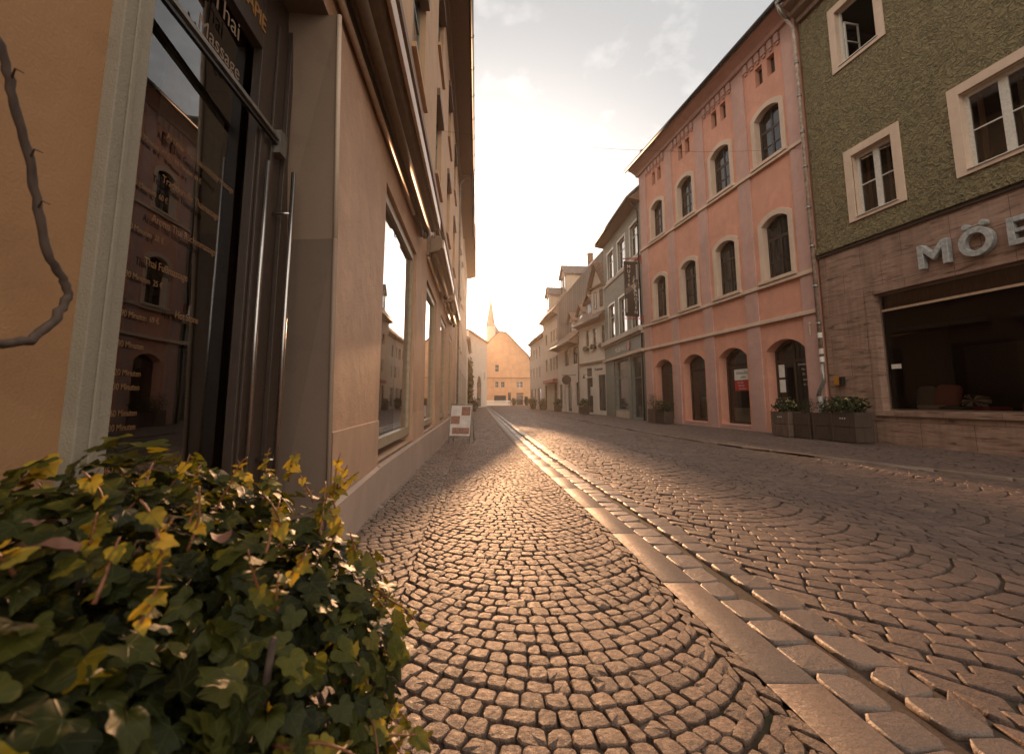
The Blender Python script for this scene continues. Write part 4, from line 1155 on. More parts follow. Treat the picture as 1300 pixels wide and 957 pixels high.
# orange end house
eo = empty('end_house', (-5.7, 92, 0), 0, 'orange gabled house closing the far end of the street', 'house')
def E_(s): return s + 0.5
ops = [(2.3, 3.0, 3.56, 4.8, 0), (3.45, 4.25, 3.56, 4.8, 0), (6.6, 7.9, 3.56, 4.8, 0), (2.25, 3.1, 6.7, 8.2, 0), (2.1, 4.5, 0.7, 2.0, 0), (4.9, 5.5, 0.1, 2.6, 0), (6.6, 7.9, 0.1, 2.0, 0), (8.2, 8.9, 0.3, 1.8, 0), (5.4, 6.1, 10.6, 11.5, 0)]
m = MB(ORANGEP)
wall_panel(m, 0, 9.4, -0.5, 8.6, [(a, b, c, d, r_, 0.15, ORANGEP) for a, b, c, d, r_ in ops[:8]], 0, ORANGEP)
m.add([(0, 0, 8.6), (9.4, 0, 8.6), (9.0, 0, 10.0), (4.4, 0, 14.7), (3.0, 0, 14.8), (0, 0, 11.8)], [(0, 1, 2, 3, 4, 5)])
m.add([(0, 0, -0.5), (0, 12, -0.5), (0, 12, 11.8), (0, 0, 11.8)], [(0, 1, 2, 3)])
m.add([(9.4, 0, -0.5), (9.4, 12, -0.5), (9.4, 12, 9.2), (9.4, 0, 9.2)], [(3, 2, 1, 0)])
m.build('wall', eo)
m = MB(TILE); rp = [(9.9, 8.3), (9.05, 9.95), (4.45, 14.72), (3.0, 14.82), (-0.3, 11.6)]
top = [(x + 0.05, z + 0.22) for x, z in rp]
m.prism_y(rp + top[::-1], -0.25, 12.2); m.build('roof', eo)
for k, (a, b, c, d_, r_) in enumerate(ops[:8]):
    window(eo, a, b, c, d_, 0, 0.08, 0.06, 1 if k < 3 else 0, [((c + d_) / 2, 0.05)], WHITEFR if k < 4 else DKBROWN, PANE, name='window' if k not in (5, 6) else 'door')
m = MB(SOFFIT); m.box(0, 9.4, -0.12, 0, 5.4, 5.55); m.build('string_course', eo)
m = MB(BROWN); m.box(6.6, 8.0, -0.08, 0, 2.15, 2.5); m.build('name_board', eo)
# white arched gateway building; added height shades the street beyond the sunlit patch
wg = house('gateway_building', 'pale building with a tall arched gateway beside the orange end house', (-6.35, 66.5), 7.7, 14.2, 6, 11.3, 1.0, PALE,
    [(6.0, 9.6, 0.05, 5.0, 1.4, 1, 'gate', BROWN), (2.0, 3.0, 4.4, 5.8, 0, 0), (11.6, 12.5, 4.4, 5.8, 0, 0)], WHITEFR, TILE, 0.35)
# church
ch = empty('church', (-7.2, 152, -0.5), 0, 'distant church tower with a slender pointed spire', 'church')
m = MB(GREYP); m.box(-1.5, 1.5, -1.5, 1.5, 0, 26); m.box(-1.2, 4.3, 1.52, 18, 0, 22.5); m.build('tower', ch)  # second box: unseen nave, raised to block stray sun from the far kerb
m = MB(COPPER)
rr = 1.75
m.add([(rr * math.cos(a), rr * math.sin(a), 26) for a in [R(22.5 + 45 * k) for k in range(8)]] + [(0, 0, 37.2)], [(k, (k + 1) % 8, 8) for k in range(8)] + [tuple(range(7, -1, -1))])
m.prism_y([(-1.3, 22.5), (4.4, 22.5), (1.55, 27)], 1.6, 18); m.build('spire', ch)  # prism: roof of the unseen nave, its height set to block the sun
m = MB(GOLD); m.tube([(0, 0, 37), (0, 0, 38.2)], 0.06, 6); m.tube([(0, 0, 37.4), (0, 0, 37.5), (0, 0, 37.7), (0, 0, 37.8)], [0.04, 0.22, 0.22, 0.04], 8); m.build('finial', ch)

# ------------------------------------------------------------------ LEFT ROW
LH = -4.4
hL = heading(LH)
LO = (-1.167, -0.09, 0)
LM = Matrix.Translation(LO) @ Matrix.Rotation(hL, 4, 'Z')
left = empty('corner_shop_house', LO, hL, 'tan plastered house with a massage shop door and folded awnings', 'house')
SE = 24.8
upz = 6.10
ZT = 13.9
DO = (1.52, 3.38)     # door opening
shop_w = [(5.62, 8.55), (10.35, 12.9), (14.6, 17.2), (19.0, 21.5)]
# ground floor wall with the right door reveal leaning slightly (built as quads)
m = MB(TANW)
zt = 4.15
def q(pts, mat): m.add([(a, y, z) for a, y, z in pts], [(0, 1, 2, 3)], mat)
q([(-6.5, 0, -1), (DO[0] - 0.12, 0, -1), (DO[0] - 0.12, 0, upz), (-6.5, 0, upz)], OCHRE)
q([(DO[0] - 0.12, 0, zt), (3.34, 0, zt), (3.34, 0, upz), (DO[0] - 0.12, 0, upz)], TANW)
R0, R1 = 3.62, 3.28     # reveal edge at plinth top / at lintel
q([(3.34 + 0.0, 0, zt), (5.62, 0, zt), (5.62, 0, upz), (3.34, 0, upz)], TANW)
PB = 0.075  # pier's near edge brought forward so its face catches the grazing sun
m.add([(R0, -PB, -1), (5.62, 0, -1), (5.62, 0, zt), (R1, -PB, zt), (R0, -PB, 0.43), (R1 + 0.0, 0.0, zt)], [(0, 1, 2, 3, 4)], TANW)
m.add([(R1, -PB, zt), (5.62, 0, zt), (R1, 0, zt)], [(0, 1, 2)], TANW)
xs = [5.62]
ops = [(a, b, 0.47, 3.95, 0, 0.34, BANDT) for a, b in shop_w]
wall_panel(m, 5.62, SE, -1, upz, ops, 0, TANW)
# reveals of the door
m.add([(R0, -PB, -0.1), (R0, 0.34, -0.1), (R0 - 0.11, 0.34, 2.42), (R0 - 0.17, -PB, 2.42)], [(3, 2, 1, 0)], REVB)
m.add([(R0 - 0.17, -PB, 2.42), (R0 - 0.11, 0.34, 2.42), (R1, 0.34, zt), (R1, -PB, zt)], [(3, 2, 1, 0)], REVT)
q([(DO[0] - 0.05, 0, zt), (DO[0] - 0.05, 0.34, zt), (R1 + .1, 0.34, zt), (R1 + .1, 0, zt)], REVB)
m.build('wall', left)
m = MB(JAMB)
m.box(DO[0] - 0.12, DO[0], -0.04, 0.34, -0.5, zt + 0.02)
m.box(DO[0] - 0.075, DO[0] - 0.055, -0.047, -0.04, -0.5, zt)
m.build('door_jamb', left, bevel=0.012)
m = MB(AWN2)
m.tube([(R0 - 0.0, -0.006 - PB, -0.1), (R0 - 0.17, -0.006 - PB, 2.42)], 0.018, 8, REVT); m.tube([(R0 - 0.17, -0.006 - PB, 2.42), (R1, -0.006 - PB, zt)], 0.018, 8, CREAM)
m.build('corner_bead', left, smooth=True)
m = MB(PLINTH)
m.prism_x([(0, -1), (-0.05, -1), (-0.05, 0.40), (-0.03, 0.43), (0, 0.43)], 5.62, SE)
m.add([(R0 + .01, -PB - .05, -1), (5.62, -0.05, -1), (5.62, -0.05, 0.40), (R0 + .01, -PB - .05, 0.40), (R0 + .01, -PB + .005, 0.43), (5.62, 0.005, 0.43), (R0 + .01, 0.0, -1), (R0 + .01, 0, 0.43)], [(0, 1, 2, 3), (3, 2, 5, 4), (0, 3, 4, 7, 6)])

for a, b in shop_w: m.box(a, b, 0.0, 0.34, 0.40, 0.465)
m.build('plinth', left)
edges = [R0 + 0.02] + [v for ab in shop_w for v in ab] + [SE]
for k in range(0, len(edges), 2):
    a, b = edges[k], edges[k + 1]; m = MB(BANDT)
    if k == 0:
        m.add([(a, -PB - .012, .432), (b, -.012, .432), (b, -.012, .95), (a - .04, -PB - .012, .95), (a - .04, -PB, .955), (b, 0, .955)], [(0, 1, 2, 3), (3, 2, 5, 4)])
    else: m.box(a, b, -0.012, 0, 0.432, 0.95)
    m.build('base_panel', left)
# upper wall
m = MB(PEACH)
win1 = [(7.15 + 4.35 * k, 8.85 + 4.35 * k) for k in range(-3, 4)]
ops = [(a, b, 7.2, 9.6, 0, 0.24, PEACH) for a, b in win1] + [(a, b, 10.9, 13.1, 0, 0.24, PEACH) for a, b in win1]
wall_panel(m, -6.5, SE, upz, ZT + 0.3, ops, -0.02, PEACH)
m.add([(SE, -0.02, -1), (SE, 9, -1), (SE, 9, ZT), (SE, -0.02, ZT)], [(3, 2, 1, 0)])
m.add([(-6.5, -0.02, -1), (-6.5, 9, -1), (-6.5, 9, ZT), (-6.5, -0.02, ZT)], [(0, 1, 2, 3)])
m.add([(-6.5, 9, -1), (SE, 9, -1), (SE, 9, ZT), (-6.5, 9, ZT)], [(3, 2, 1, 0)])
m.build('upper_wall', left)
for a, b in win1:
    for c, d_ in ((7.2, 9.6), (10.9, 13.1)):
        w = window(left, a, b, c, d_, 0, 0.10, 0.07, 1, [(c + 1.6, 0.07)], OLIVEFR, GLASS)
        m = MB(SOFFIT); m.box(a + 0.02, b - 0.02, -0.10, 0.08, d_ - 0.22, d_ - 0.01); m.build('blind_box', w)
        m = MB(PEACH); m.box(a - 0.06, b + 0.06, -0.10, 0.02, c - 0.10, c - 0.005); m.build('sill', w)
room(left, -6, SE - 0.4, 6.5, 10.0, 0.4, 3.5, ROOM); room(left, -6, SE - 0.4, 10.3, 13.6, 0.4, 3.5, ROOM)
m = MB(SOFFIT)
m.prism_x([(0, 5.74), (-0.10, 5.74), (-0.10, 5.86), (-0.20, 5.94), (-0.20, 6.08), (-0.05, 6.16), (0, 6.16)], -6.5, SE - 0.02)
m.build('ledge', left)
m = MB(SOFFIT); m.prism_x([(-0.02, ZT - 0.25), (-0.15, ZT - 0.2), (-0.18, ZT - 0.02), (-0.78, ZT + 0.05), (-0.78, ZT + 0.18), (-0.02, ZT + 0.28)], -6.5, SE); m.build('eave_soffit', left)
m = MB(TILE); m.prism_x([(-0.8, ZT + 0.19), (-0.8, ZT + 0.27), (4.5, ZT + 4.2), (9.5, ZT + 0.27), (9.5, ZT + 0.19), (4.5, ZT + 4.1)], -6.6, SE + 0.05); m.build('roof', left)
m = MB(DARKM); m.tube([(-6.6, -0.86, ZT + 0.2), (SE + 0.05, -0.86, ZT + 0.16)], 0.085, 12)
for k in range(20): m.tube([(-6 + k * 1.6, -0.86, ZT + 0.2 - k * 0.002), (-5.97 + k * 1.6, -0.86, ZT + 0.2 - k * 0.002)], 0.10, 12)
m.build('gutter', left, smooth=True)
# shop windows of the left house
for i, (a, b) in enumerate(shop_w):
    w = window(left, a + 0.02, b - 0.02, 0.58, 3.93, 0, 0.05, 0.13, 0, [], TANFR, GLASSD, depth=0.10, name='display_window')
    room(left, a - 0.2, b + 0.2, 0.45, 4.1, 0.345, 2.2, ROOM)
# ---- massage shop door
door = MB(DKBROWN)
yD = 0.30
door.box(2.94, R0 + 0.02, yD, yD + 0.06, -0.1, zt); door.box(DO[0], DO[0] + 0.07, yD, yD + 0.06, -0.1, zt)
door.box(DO[0] + 0.07, 2.94, yD, yD + 0.06, 3.56, zt); door.box(DO[0] + 0.07, 2.94, yD, yD + 0.06, -0.1, 0.12)
door.box(2.965, 3.005, yD - 0.02, yD - 0.001, 0, 3.0)
door.box(3.12, 3.16, yD - 0.02, yD - 0.001, 0, 3.9); door.box(3.30, 3.36, yD - 0.035, yD - 0.001, 0, zt)
dr = door.build('shop_door', left, bevel=0.004)
m = MB(GLASSD); m.add([(DO[0] + 0.05, yD + 0.012, 0.1), (2.96, yD + 0.085, 0.1), (2.96, yD + 0.085, 3.58), (DO[0] + 0.05, yD + 0.012, 3.58)], [(0, 1, 2, 3)]); m.build('pane', dr)
m = MB(STEEL); m.tube([(3.24, yD - 0.13, 0.45), (3.24, yD - 0.13, 2.83)], 0.017, 14); m.tube([(3.24, yD - 0.13, 2.52), (3.24, yD - 0.0, 2.52)], 0.012, 10); m.tube([(3.24, yD - 0.13, 0.8), (3.24, yD - 0.0, 0.8)], 0.012, 10)
m.tube([(3.02, yD - 0.045, 0.45), (3.02, yD - 0.045, 2.80)], 0.015, 14)
m.build('pull_handle', dr, smooth=True)
m = MB(ZINC); m.box(DO[0] + 0.02, 3.20, yD - 0.06, yD - 0.035, 3.02, 3.045); m.box(DO[0] + 0.02, 3.2, yD - 0.05, yD - 0.03, 2.985, 3.0, DARKM); m.box(3.14, 3.24, yD - 0.07, yD - 0.002, 2.93, 3.10); m.build('closer_rail', dr)
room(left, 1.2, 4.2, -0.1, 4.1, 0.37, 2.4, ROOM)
def dtext(s_, size, x, z, mat=GOLD, nm='lettering', sx=1.0): return text(s_, size, on_wall(x, yD + 0.022, z), dr, mat, nm, 0.0008, 'LEFT', sx)
dtext('Thai', 0.17, 2.40, 3.40, REVT); dtext('Massage', 0.13, 2.30, 3.16, REVT)
text('MASSAGETHERAPIE', 0.155, on_wall(1.80, yD - 0.004, 3.68), dr, GOLD, 'lettering', 0.003, sx=0.86)
rows = [('Aroma Thai Ganzkörpermassage', 0.062, 2.16, 2.44), ('60 Minuten  49 €    90 Minuten  69 €', 0.042, 1.98, 2.35), ('Traditionelle Thaimassage', 0.062, 2.16, 2.22), ('90 Minuten  60 €', 0.045, 1.98, 2.13),
        ('Aroma Thai Rückenmassage', 0.062, 2.12, 2.01), ('30 Minuten  28 €', 0.045, 1.98, 1.93), ('Thai Fußmassage', 0.062, 2.10, 1.80), ('30 Minuten  25 €', 0.045, 2.0, 1.72),
        ('Hot Stone', 0.062, 2.34, 1.60), ('90 Minuten  69 €', 0.045, 2.0, 1.55), ('90 Minuten', 0.045, 2.0, 1.42), ('20 Minuten', 0.045, 2.0, 1.30), ('30 Minuten', 0.045, 2.0, 1.24), ('60 Minuten', 0.045, 2.0, 1.13), ('30 Minuten', 0.045, 2.0, 1.07), ('45 Minuten', 0.045, 2.0, 0.95), ('45 Minuten', 0.045, 2.0, 0.90), ('30 Minuten', 0.045, 2.0, 0.84)]
for s_, sz, x, z in rows: dtext(s_, sz * 0.86, x, z, GOLDM, sx=0.85)
m = MB(simple('grey_notice', (0.34, 0.36, 0.28), 0.7)); m.add([(2.26, yD + 0.14, 2.58), (2.80, yD + 0.14, 2.52), (2.84, yD + 0.15, 2.95), (2.28, yD + 0.15, 3.02)], [(0, 1, 2, 3)]); m.build('notice_sheet', dr)
m = MB(PAPER); m.add([(1.62, yD + 0.08, 2.66), (2.02, yD + 0.08, 2.66), (2.02, yD + 0.08, 3.3), (1.62, yD + 0.08, 3.3)], [(0, 1, 2, 3)]); m.build('notice_sheet', dr)

# folded awnings
def awning(s0, s1, label):
    e = empty('folded_awning', tuple(LM @ Vector((s0, 0, 4.3))), hL, label, 'awning', 'folded awnings over the shop windows on the tan house')
    L_ = s1 - s0
    m = MB(AWN)
    m.box(0, L_, -0.07, -0.001, 0.14, 0.62)
    m.prism_x([(-0.08, 0.20), (-0.30, 0.26), (-0.36, 0.34), (-0.36, 0.50), (-0.30, 0.60), (-0.08, 0.62)], 0.0, L_)
    m.build('cassette', e, bevel=0.008)
    m = MB(AWN2); m.box(-0.01, L_ + 0.01, -0.40, -0.362, 0.30, 0.50); m.build('front_bar', e, bevel=0.006)
    m = MB(AWN2); m.tube([(0.02, -0.05, 0.08), (L_ - 1.3, -0.05, 0.08)], 0.03, 10); m.build('lower_rail', e, smooth=True)
    m = MB(AWN); m.tube([(0.1, -0.19, 0.16), (L_ - 0.1, -0.19, 0.16)], 0.055, 14); m.build('fabric_roll', e, smooth=True)
    m = MB(DARKM); m.box(L_ - 0.3, L_ - 0.24, -0.2, -0.1, 0.02, 0.2); m.tube([(L_ - 0.05, -0.3, 0.26), (L_ - 0.05, -0.3, 0.12), (L_ - 0.05, -0.26, 0.10)], 0.012, 6); m.build('crank_eye', e)
    return e
awning(1.9, 8.95, 'long folded awning above the massage shop door and first window')
awning(10.1, 14.6, 'shorter folded awning above the second shop window')
awning(15.4, 20.0, 'folded awning above the third shop window from the massage door')

# houses further along the left row
def lp(s): v = LM @ Vector((s, 0, 0)); return (v.x, v.y)
l2 = house('stone_house', 'grey brown house with stone window trims beyond the tan house', lp(SE + 0.02), LH, 9.8, 9, 14.6, 4.0, GREYP,
    [(1.0 + 2.9 * k, 2.2 + 2.9 * k, z, z + 1.9, 0, 0) for k in range(3) for z in (4.6, 7.9, 11.0)] + [(0.8, 2.8, 0.3, 3.3, 0, 0, 'display_window', DKBROWN), (4.2, 5.6, 0.0, 3.2, 0, 0, 'door', DKBROWN), (6.8, 8.8, 0.3, 3.3, 0, 0, 'display_window', DKBROWN)],
    OLIVEFR, TILE, 0.8, surround=WHITEP, z0=-1)
pipe(l2, 0.25, 14, ZINC)
l3 = house('brown_house', 'tall brown house beyond the stone trimmed one, with the highest eave beside the sun', lp(34.66), LH, 15.6, 9, 15.6, 4.0, TAN2,
    [(1.2 + 2.9 * k, 2.4 + 2.9 * k, z, z + 1.9, 0, 0) for k in range(5) for z in (4.6, 8.2, 11.8)] + [(1.0 + 3.6 * k, 3.2 + 3.6 * k, 0.3, 3.3, 0, 0, 'display_window', DKBROWN) for k in range(4)],
    BROWN, TILE, 0.85, z0=-1)
l4 = house('low_vine_house', 'low house partly covered by a climbing vine', lp(50.3), LH, 16, 8, 8.0, 1.2, PALE,
    [(1.5 + 3.6 * k, 2.7 + 3.6 * k, 4.4, 6.2, 0, 0) for k in range(4)] + [(1.5 + 3.6 * k, 3.0 + 3.6 * k, 0.4, 3.0, 0, 0, 'display_window', BROWN) for k in range(4)],
    BROWN, TILE, 0.3, z0=-1)
# climbing vine
v = LM @ Vector((60.5, -0.25, -0.25))
vn = empty('climbing_vine', tuple(v), hL, 'yellowing vine climbing the wall of the low house on the bend', 'vine')
leaf_ball(vn, (0, 0, 3.4), (2.6, 0.42, 3.6), 1500, 0.3, VINEM, 'oval')
m = MB(BARK); m.tube([(0, 0, 0), (0.2, 0.05, 2), (-0.3, 0, 4.5), (0.2, 0, 6)], [0.07, 0.05, 0.035, 0.02], 6); m.build('stem', vn)
for s_, lab, r_ in ((52.5, 'rounded pot shrub at the foot of the climbing vine', 0.7), (56.0, 'smaller pot shrub beyond the one at the vine', 0.5)):
    v = LM @ Vector((s_, -0.8, -0.2))
    e = empty('planter', tuple(v), hL, lab.replace('shrub', 'holding a shrub'), 'planter')
    m = MB(PLANTT); m.tube([(0, 0, 0), (0, 0, 0.5)], [0.28, 0.36], 12); m.build('pot', e)
    plant((v[0], v[1], v[2] + 0.45), lab, (r_, r_, r_), 380, 0.16, VINEM)

# ------------------------------------------------------------------ small things in the street
v = (-1.70, 15.6)
ab = empty('advertising_board', (v[0], v[1], float(gz(*v)) ), R(-10), 'folding pavement sign with a poster standing by the tan house plinth', 'sign')
bw = 0.36; tl = 0.14
def tilt(x, t, z, s=1): return (x, s * (0.30 - 0.30 * z / 1.25) + t, z)
m = MB(ZINC)
for s in (-1, 1):
    for x in (-bw, bw): m.tube([(x, s * 0.30, 0), (x, s * 0.02, 1.25)], 0.014, 8)
    m.tube([(-bw, s * 0.265, 0.16 + 0.03), (bw, s * 0.265, 0.19)], 0.012, 8)
m.tube([(-bw, 0, 1.26), (bw, 0, 1.26)], 0.02, 8)
m.build('frame', ab, smooth=True)
m = MB(POSTER1, POSTER2)
def sheet(x0, x1, z0, z1, mat, off):
    y = lambda z: -(0.30 - 0.28 * z / 1.25) - off
    m.add([(x0, y(z0), z0), (x1, y(z0), z0), (x1, y(z1), z1), (x0, y(z1), z1), (x0, y(z0) + 0.008, z0), (x1, y(z0) + 0.008, z0), (x1, y(z1) + 0.008, z1), (x0, y(z1) + 0.008, z1)],
          [(0, 1, 2, 3), (7, 6, 5, 4), (0, 4, 5, 1), (1, 5, 6, 2), (2, 6, 7, 3), (3, 7, 4, 0)], mat)
sheet(-bw + .015, bw - .015, 0.24, 1.23, POSTER1, 0.004)
sheet(0.02, bw - .04, 0.90, 1.19, POSTER2, 0.013); sheet(-bw + .03, -0.03, 0.62, 0.88, POSTER2, 0.013); sheet(-bw + .10, bw - .04, 0.30, 0.50, POSTER2, 0.013)
m.build('poster', ab)
# far plants and railing
rl = empty('white_railing', (-4.9, 88.0, 0), R(4), 'low white picket barrier in front of the orange house', 'railing')
m = MB(PAPER); m.box(0, 4.6, -0.03, 0.03, 0.9, 1.0); m.box(0, 4.6, -0.03, 0.03, 0.15, 0.25)
for k in range(24): m.box(k * 0.195, k * 0.195 + 0.1, -0.05, -0.031, 0.05, 0.98)
m.build('pickets', rl)
for i, (x, y, s, lab) in enumerate(((0.4, 90.5, 0.6, 'dark bush between the wide window and door of the orange house'), (2.9, 90.5, 0.6, 'dark bush beyond the door of the orange house'),
                                (4.6, 52.0, 0.5, 'shrub in a tub beside the plain pale brown house'), )):
    xx = x if i < 2 else float(xf(57)) - 0.8; yy = y if i < 2 else 57
    e = empty('planter', (xx, yy, 0.04), 0, 'round tub under the ' + lab, 'planter'); m = MB(PLANTW); m.tube([(0, 0, 0), (0, 0, 0.5)], [0.3, 0.38], 12); m.build('pot', e)
    plant((xx, yy, 0.5), lab, (s, s, s), 300, 0.18)
for (y, off, lab) in ((43.2, 0.9, 'low white house with the arched door'), (36.0, 1.0, 'cream house, beside the music shop'), (50.0, 0.9, 'tall tan house')):
    xx = float(xf(y)) - off
    planter((xx, y, 0.045), R(-80), 0.7, 0.55, 0.6, 'brown wooden planter in front of the ' + lab, PLANTW, False)
    plant((xx, y, 0.6), 'bushy shrub in front of the ' + lab, (0.42, 0.42, 0.4), 380, 0.12)
# overhead wire
m = MB(DARKM); a = LM @ Vector((11.9, 0.0, 8.6)); b = Vector(w_from(11.95, 0.02, 9.35))
pts = [a.lerp(b, t / 30) - Vector((0, 0, 0.35 * 4 * (t / 30) * (1 - t / 30))) for t in range(31)]
m.tube(pts, 0.0035, 5); tag(m.build('overhead_wire'), 'thin wire strung across the street between the house fronts', 'wire')
m = MB(BARK)
# bare climbing branch on the ochre wall
def brp(s, z, off): return LM @ Vector((s, -off, z))
bp = [(0.93, 2.12, .08), (0.95, 2.04, .1), (0.99, 1.97, .12), (1.02, 1.91, .12), (1.05, 1.84, .12), (1.09, 1.76, .12), (1.11, 1.70, .12), (1.14, 1.61, .12), (1.17, 1.54, .12), (1.21, 1.505, .12), (1.23, 1.47, .12), (1.22, 1.43, .12), (1.19, 1.38, .12), (1.15, 1.34, .12), (1.08, 1.32, .11), (1.0, 1.31, .10), (0.85, 1.31, .06), (0.7, 1.33, .03)]
pts = [brp(*p) for p in bp]
fine = []
for i in range(len(pts) - 1):
    for t in range(4): fine.append(pts[i].lerp(pts[i + 1], t / 4) + Vector((RNG.normal(0, .002), RNG.normal(0, .002), RNG.normal(0, .002))))
fine.append(pts[-1])
br = empty('bare_branch', tuple(pts[-1]), 0, 'thick bare vine branch curving over the ochre wall', 'branch')
loc = [p - pts[-1] for p in fine]
m.tube([tuple(p) for p in loc], [0.0085 + 0.0025 * (i / len(loc)) + 0.0006 * math.sin(i * 1.7) for i in range(len(loc))], 10)
m.build('stem', br, smooth=True)
for k in (12, 20, 26):
    t_ = MB(BARK); p = loc[k]; t_.tube([tuple(p), tuple(p + Vector((0.03, -0.02, 0.012))), tuple(p + Vector((0.045, -0.015, 0.005)))], [0.0028, 0.002, 0.0012], 6); t_.build('twig', br)

# ------------------------------------------------------------------ IVY in the foreground
iv = empty('ivy_bush', (-0.85, 0.95, 0), 0, 'dense ivy bush spilling over beside the massage shop door', 'ivy')
base = np.array([-0.85, 0.95, 0.0])
def shell(c, r, n, lo=0.7, hi=1.03, zmin=None):
    d = RNG.normal(0, 1, (n, 3)); d[:, 2] = np.abs(d[:, 2]) * 1.0 - 0.35
    d /= np.linalg.norm(d, axis=1, keepdims=True)
    lump = 1 + 0.07 * np.sin(d[:, 0:1] * 7 + 1) * np.cos(d[:, 1:2] * 6) + 0.05 * np.sin(d[:, 2:3] * 11 + d[:, 0:1] * 5)
    k = RNG.uniform(lo, hi, (n, 1))
    return np.array(c) - base + d * k * lump * np.array(r), d, k[:, 0]
sets = [((-0.90, 1.04, 0.58), (0.40, 0.62, 0.52), 2400), ((-0.56, 1.12, 0.48), (0.27, 0.42, 0.42), 1600), ((-0.72, 0.62, 0.46), (0.38, 0.28, 0.50), 1700)]
P = []; D = []; K = []
for c, r, n in sets:
    p, d, k = shell(c, r, n); P.append(p); D.append(d); K.append(k)
P = np.concatenate(P); D = np.concatenate(D); K = np.concatenate(K)
keep = np.linalg.norm(P + base - np.array([0, 0, 1.2]), axis=1) > 0.50
P, D, K = P[keep], D[keep], K[keep]
n = len(P)
Nn = D * 0.9 + RNG.normal(0, 0.45, (n, 3)) + np.array([0.1, -0.1, 0.5])
U = RNG.normal(0, 0.5, (n, 3)) + D * 0.5 + np.array([0.1, -0.2, -0.35])
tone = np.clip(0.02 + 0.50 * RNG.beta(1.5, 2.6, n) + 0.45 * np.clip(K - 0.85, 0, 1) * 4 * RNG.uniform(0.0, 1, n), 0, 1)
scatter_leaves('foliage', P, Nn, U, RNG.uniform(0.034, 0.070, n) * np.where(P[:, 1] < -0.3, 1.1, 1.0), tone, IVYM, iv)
# upright shoots with small leaves along the crest, and drooping tendrils at the edge
m = MB(STEM); LP = []; LN = []; LU = []; LS = []; LT = []
def shoot(p0, dirv, length, droop, nl, ls):
    p = Vector(p0); d = Vector(dirv).normalized(); pts = [p.copy()]
    st = length / 12
    for i in range(12):
        d = (d + Vector((RNG.normal(0, .10), RNG.normal(0, .10), -droop / 12 + RNG.normal(0, .06)))).normalized()
        p = p + d * st; pts.append(p.copy())
    m = MB(STEM); m.tube([tuple(q) for q in pts], [0.0032 - 0.0018 * i / 12 for i in range(13)], 6)
    m.build('shoot', iv, smooth=True)
    for k in range(nl):
        i = 1 + int(11 * (k + 0.5) / nl); side = Vector((RNG.normal(), RNG.normal(), RNG.normal() * .5)).normalized()
        LP.append(tuple(pts[i])); LN.append((side.x * .5, side.y * .5 - 0.3, 0.7)); LU.append((side.x, side.y, side.z + .1)); LS.append(ls * RNG.uniform(.6, 1.15)); LT.append(RNG.uniform(.45, 1.0))
for k in range(52):
    a = RNG.uniform(0, 1)
    x = RNG.uniform(-1.15, -0.35); y = RNG.uniform(0.6, 1.5)
    z = 0.54 + 0.46 * math.sqrt(max(0.05, 1 - ((x + 0.80) / 0.55) ** 2 * 0.8)) - 0.04
    shoot((x + 0.85, y - 0.95, z), (RNG.normal(0, .3), RNG.normal(0, .3), 1), RNG.uniform(.05, .15), 0.0, 5, 0.034)
for k in range(7):
    shoot((RNG.uniform(-.42, -.2), RNG.uniform(-.25, .0), 0.93), (RNG.normal(-.2, .3), RNG.normal(0, .3), 1), RNG.uniform(.12, .22), 0.1, 7, 0.055)
for k in range(9):
    shoot((0.36, RNG.uniform(-.55, -.2), RNG.uniform(.25, .55)), (1, RNG.normal(-.1, .3), RNG.uniform(-.1, .5)), RNG.uniform(.14, .30), 1.1, 8, 0.045)
for k in range(4):
    shoot((0.50, RNG.uniform(-.05, .12), RNG.uniform(.48, .60)), (1, RNG.normal(0, .15), RNG.uniform(-.3, .2)), RNG.uniform(.18, .27), 1.0, 7, 0.062)
for k in range(22):
    y = RNG.uniform(0.75, 1.5); z = RNG.uniform(0.35, 0.72)
    shoot((0.44, y - 0.95, z), (1, RNG.normal(-.2, .4), RNG.uniform(-.2, .5)), RNG.uniform(.10, .26), 1.3, 7, 0.036)
scatter_leaves('shoot_leaves', np.array(LP), np.array(LN), np.array(LU), np.array(LS), np.array(LT), IVYM, iv)
# woody stems inside, down to the pavement
m = MB(BARK)
for k in range(16):
    a = k * 2.399; r0 = 0.10 + 0.012 * k
    m.tube([(r0 * math.cos(a), r0 * math.sin(a), -0.05), (1.3 * r0 * math.cos(a + .4), 1.5 * r0 * math.sin(a + .4), 0.45), (1.8 * r0 * math.cos(a), 2.2 * r0 * math.sin(a), 0.8)], [0.016, 0.011, 0.006], 7)
m.build('stem', iv, smooth=True)
# dry curled leaves and reddish runners on top
dl = MB(DRY)
for (x, y, z, s, a) in ((0.16, -0.24, 0.975, 0.045, 0.3), (0.06, -0.16, 0.99, 0.035, 1.6), (0.30, -0.05, 0.94, 0.035, 2.2)):
    vv = []; ff = []
    for i in range(6):
        for j in range(4):
            u_, w_ = i / 5 - .5, j / 3 - .5
            px, py = u_ * s * 1.6, w_ * s * (1 - 1.6 * u_ * u_)
            vv.append((x + px * math.cos(a) - py * math.sin(a), y + px * math.sin(a) + py * math.cos(a), z + 0.25 * s * math.cos(u_ * 7) * .5 + abs(w_) * s * .5))
    for i in range(5):
        for j in range(3): ff.append((i * 4 + j, i * 4 + j + 1, i * 4 + j + 5, i * 4 + j + 4))
    dl.add(vv, ff)
o = dl.build('dry_leaves', iv, smooth=True)

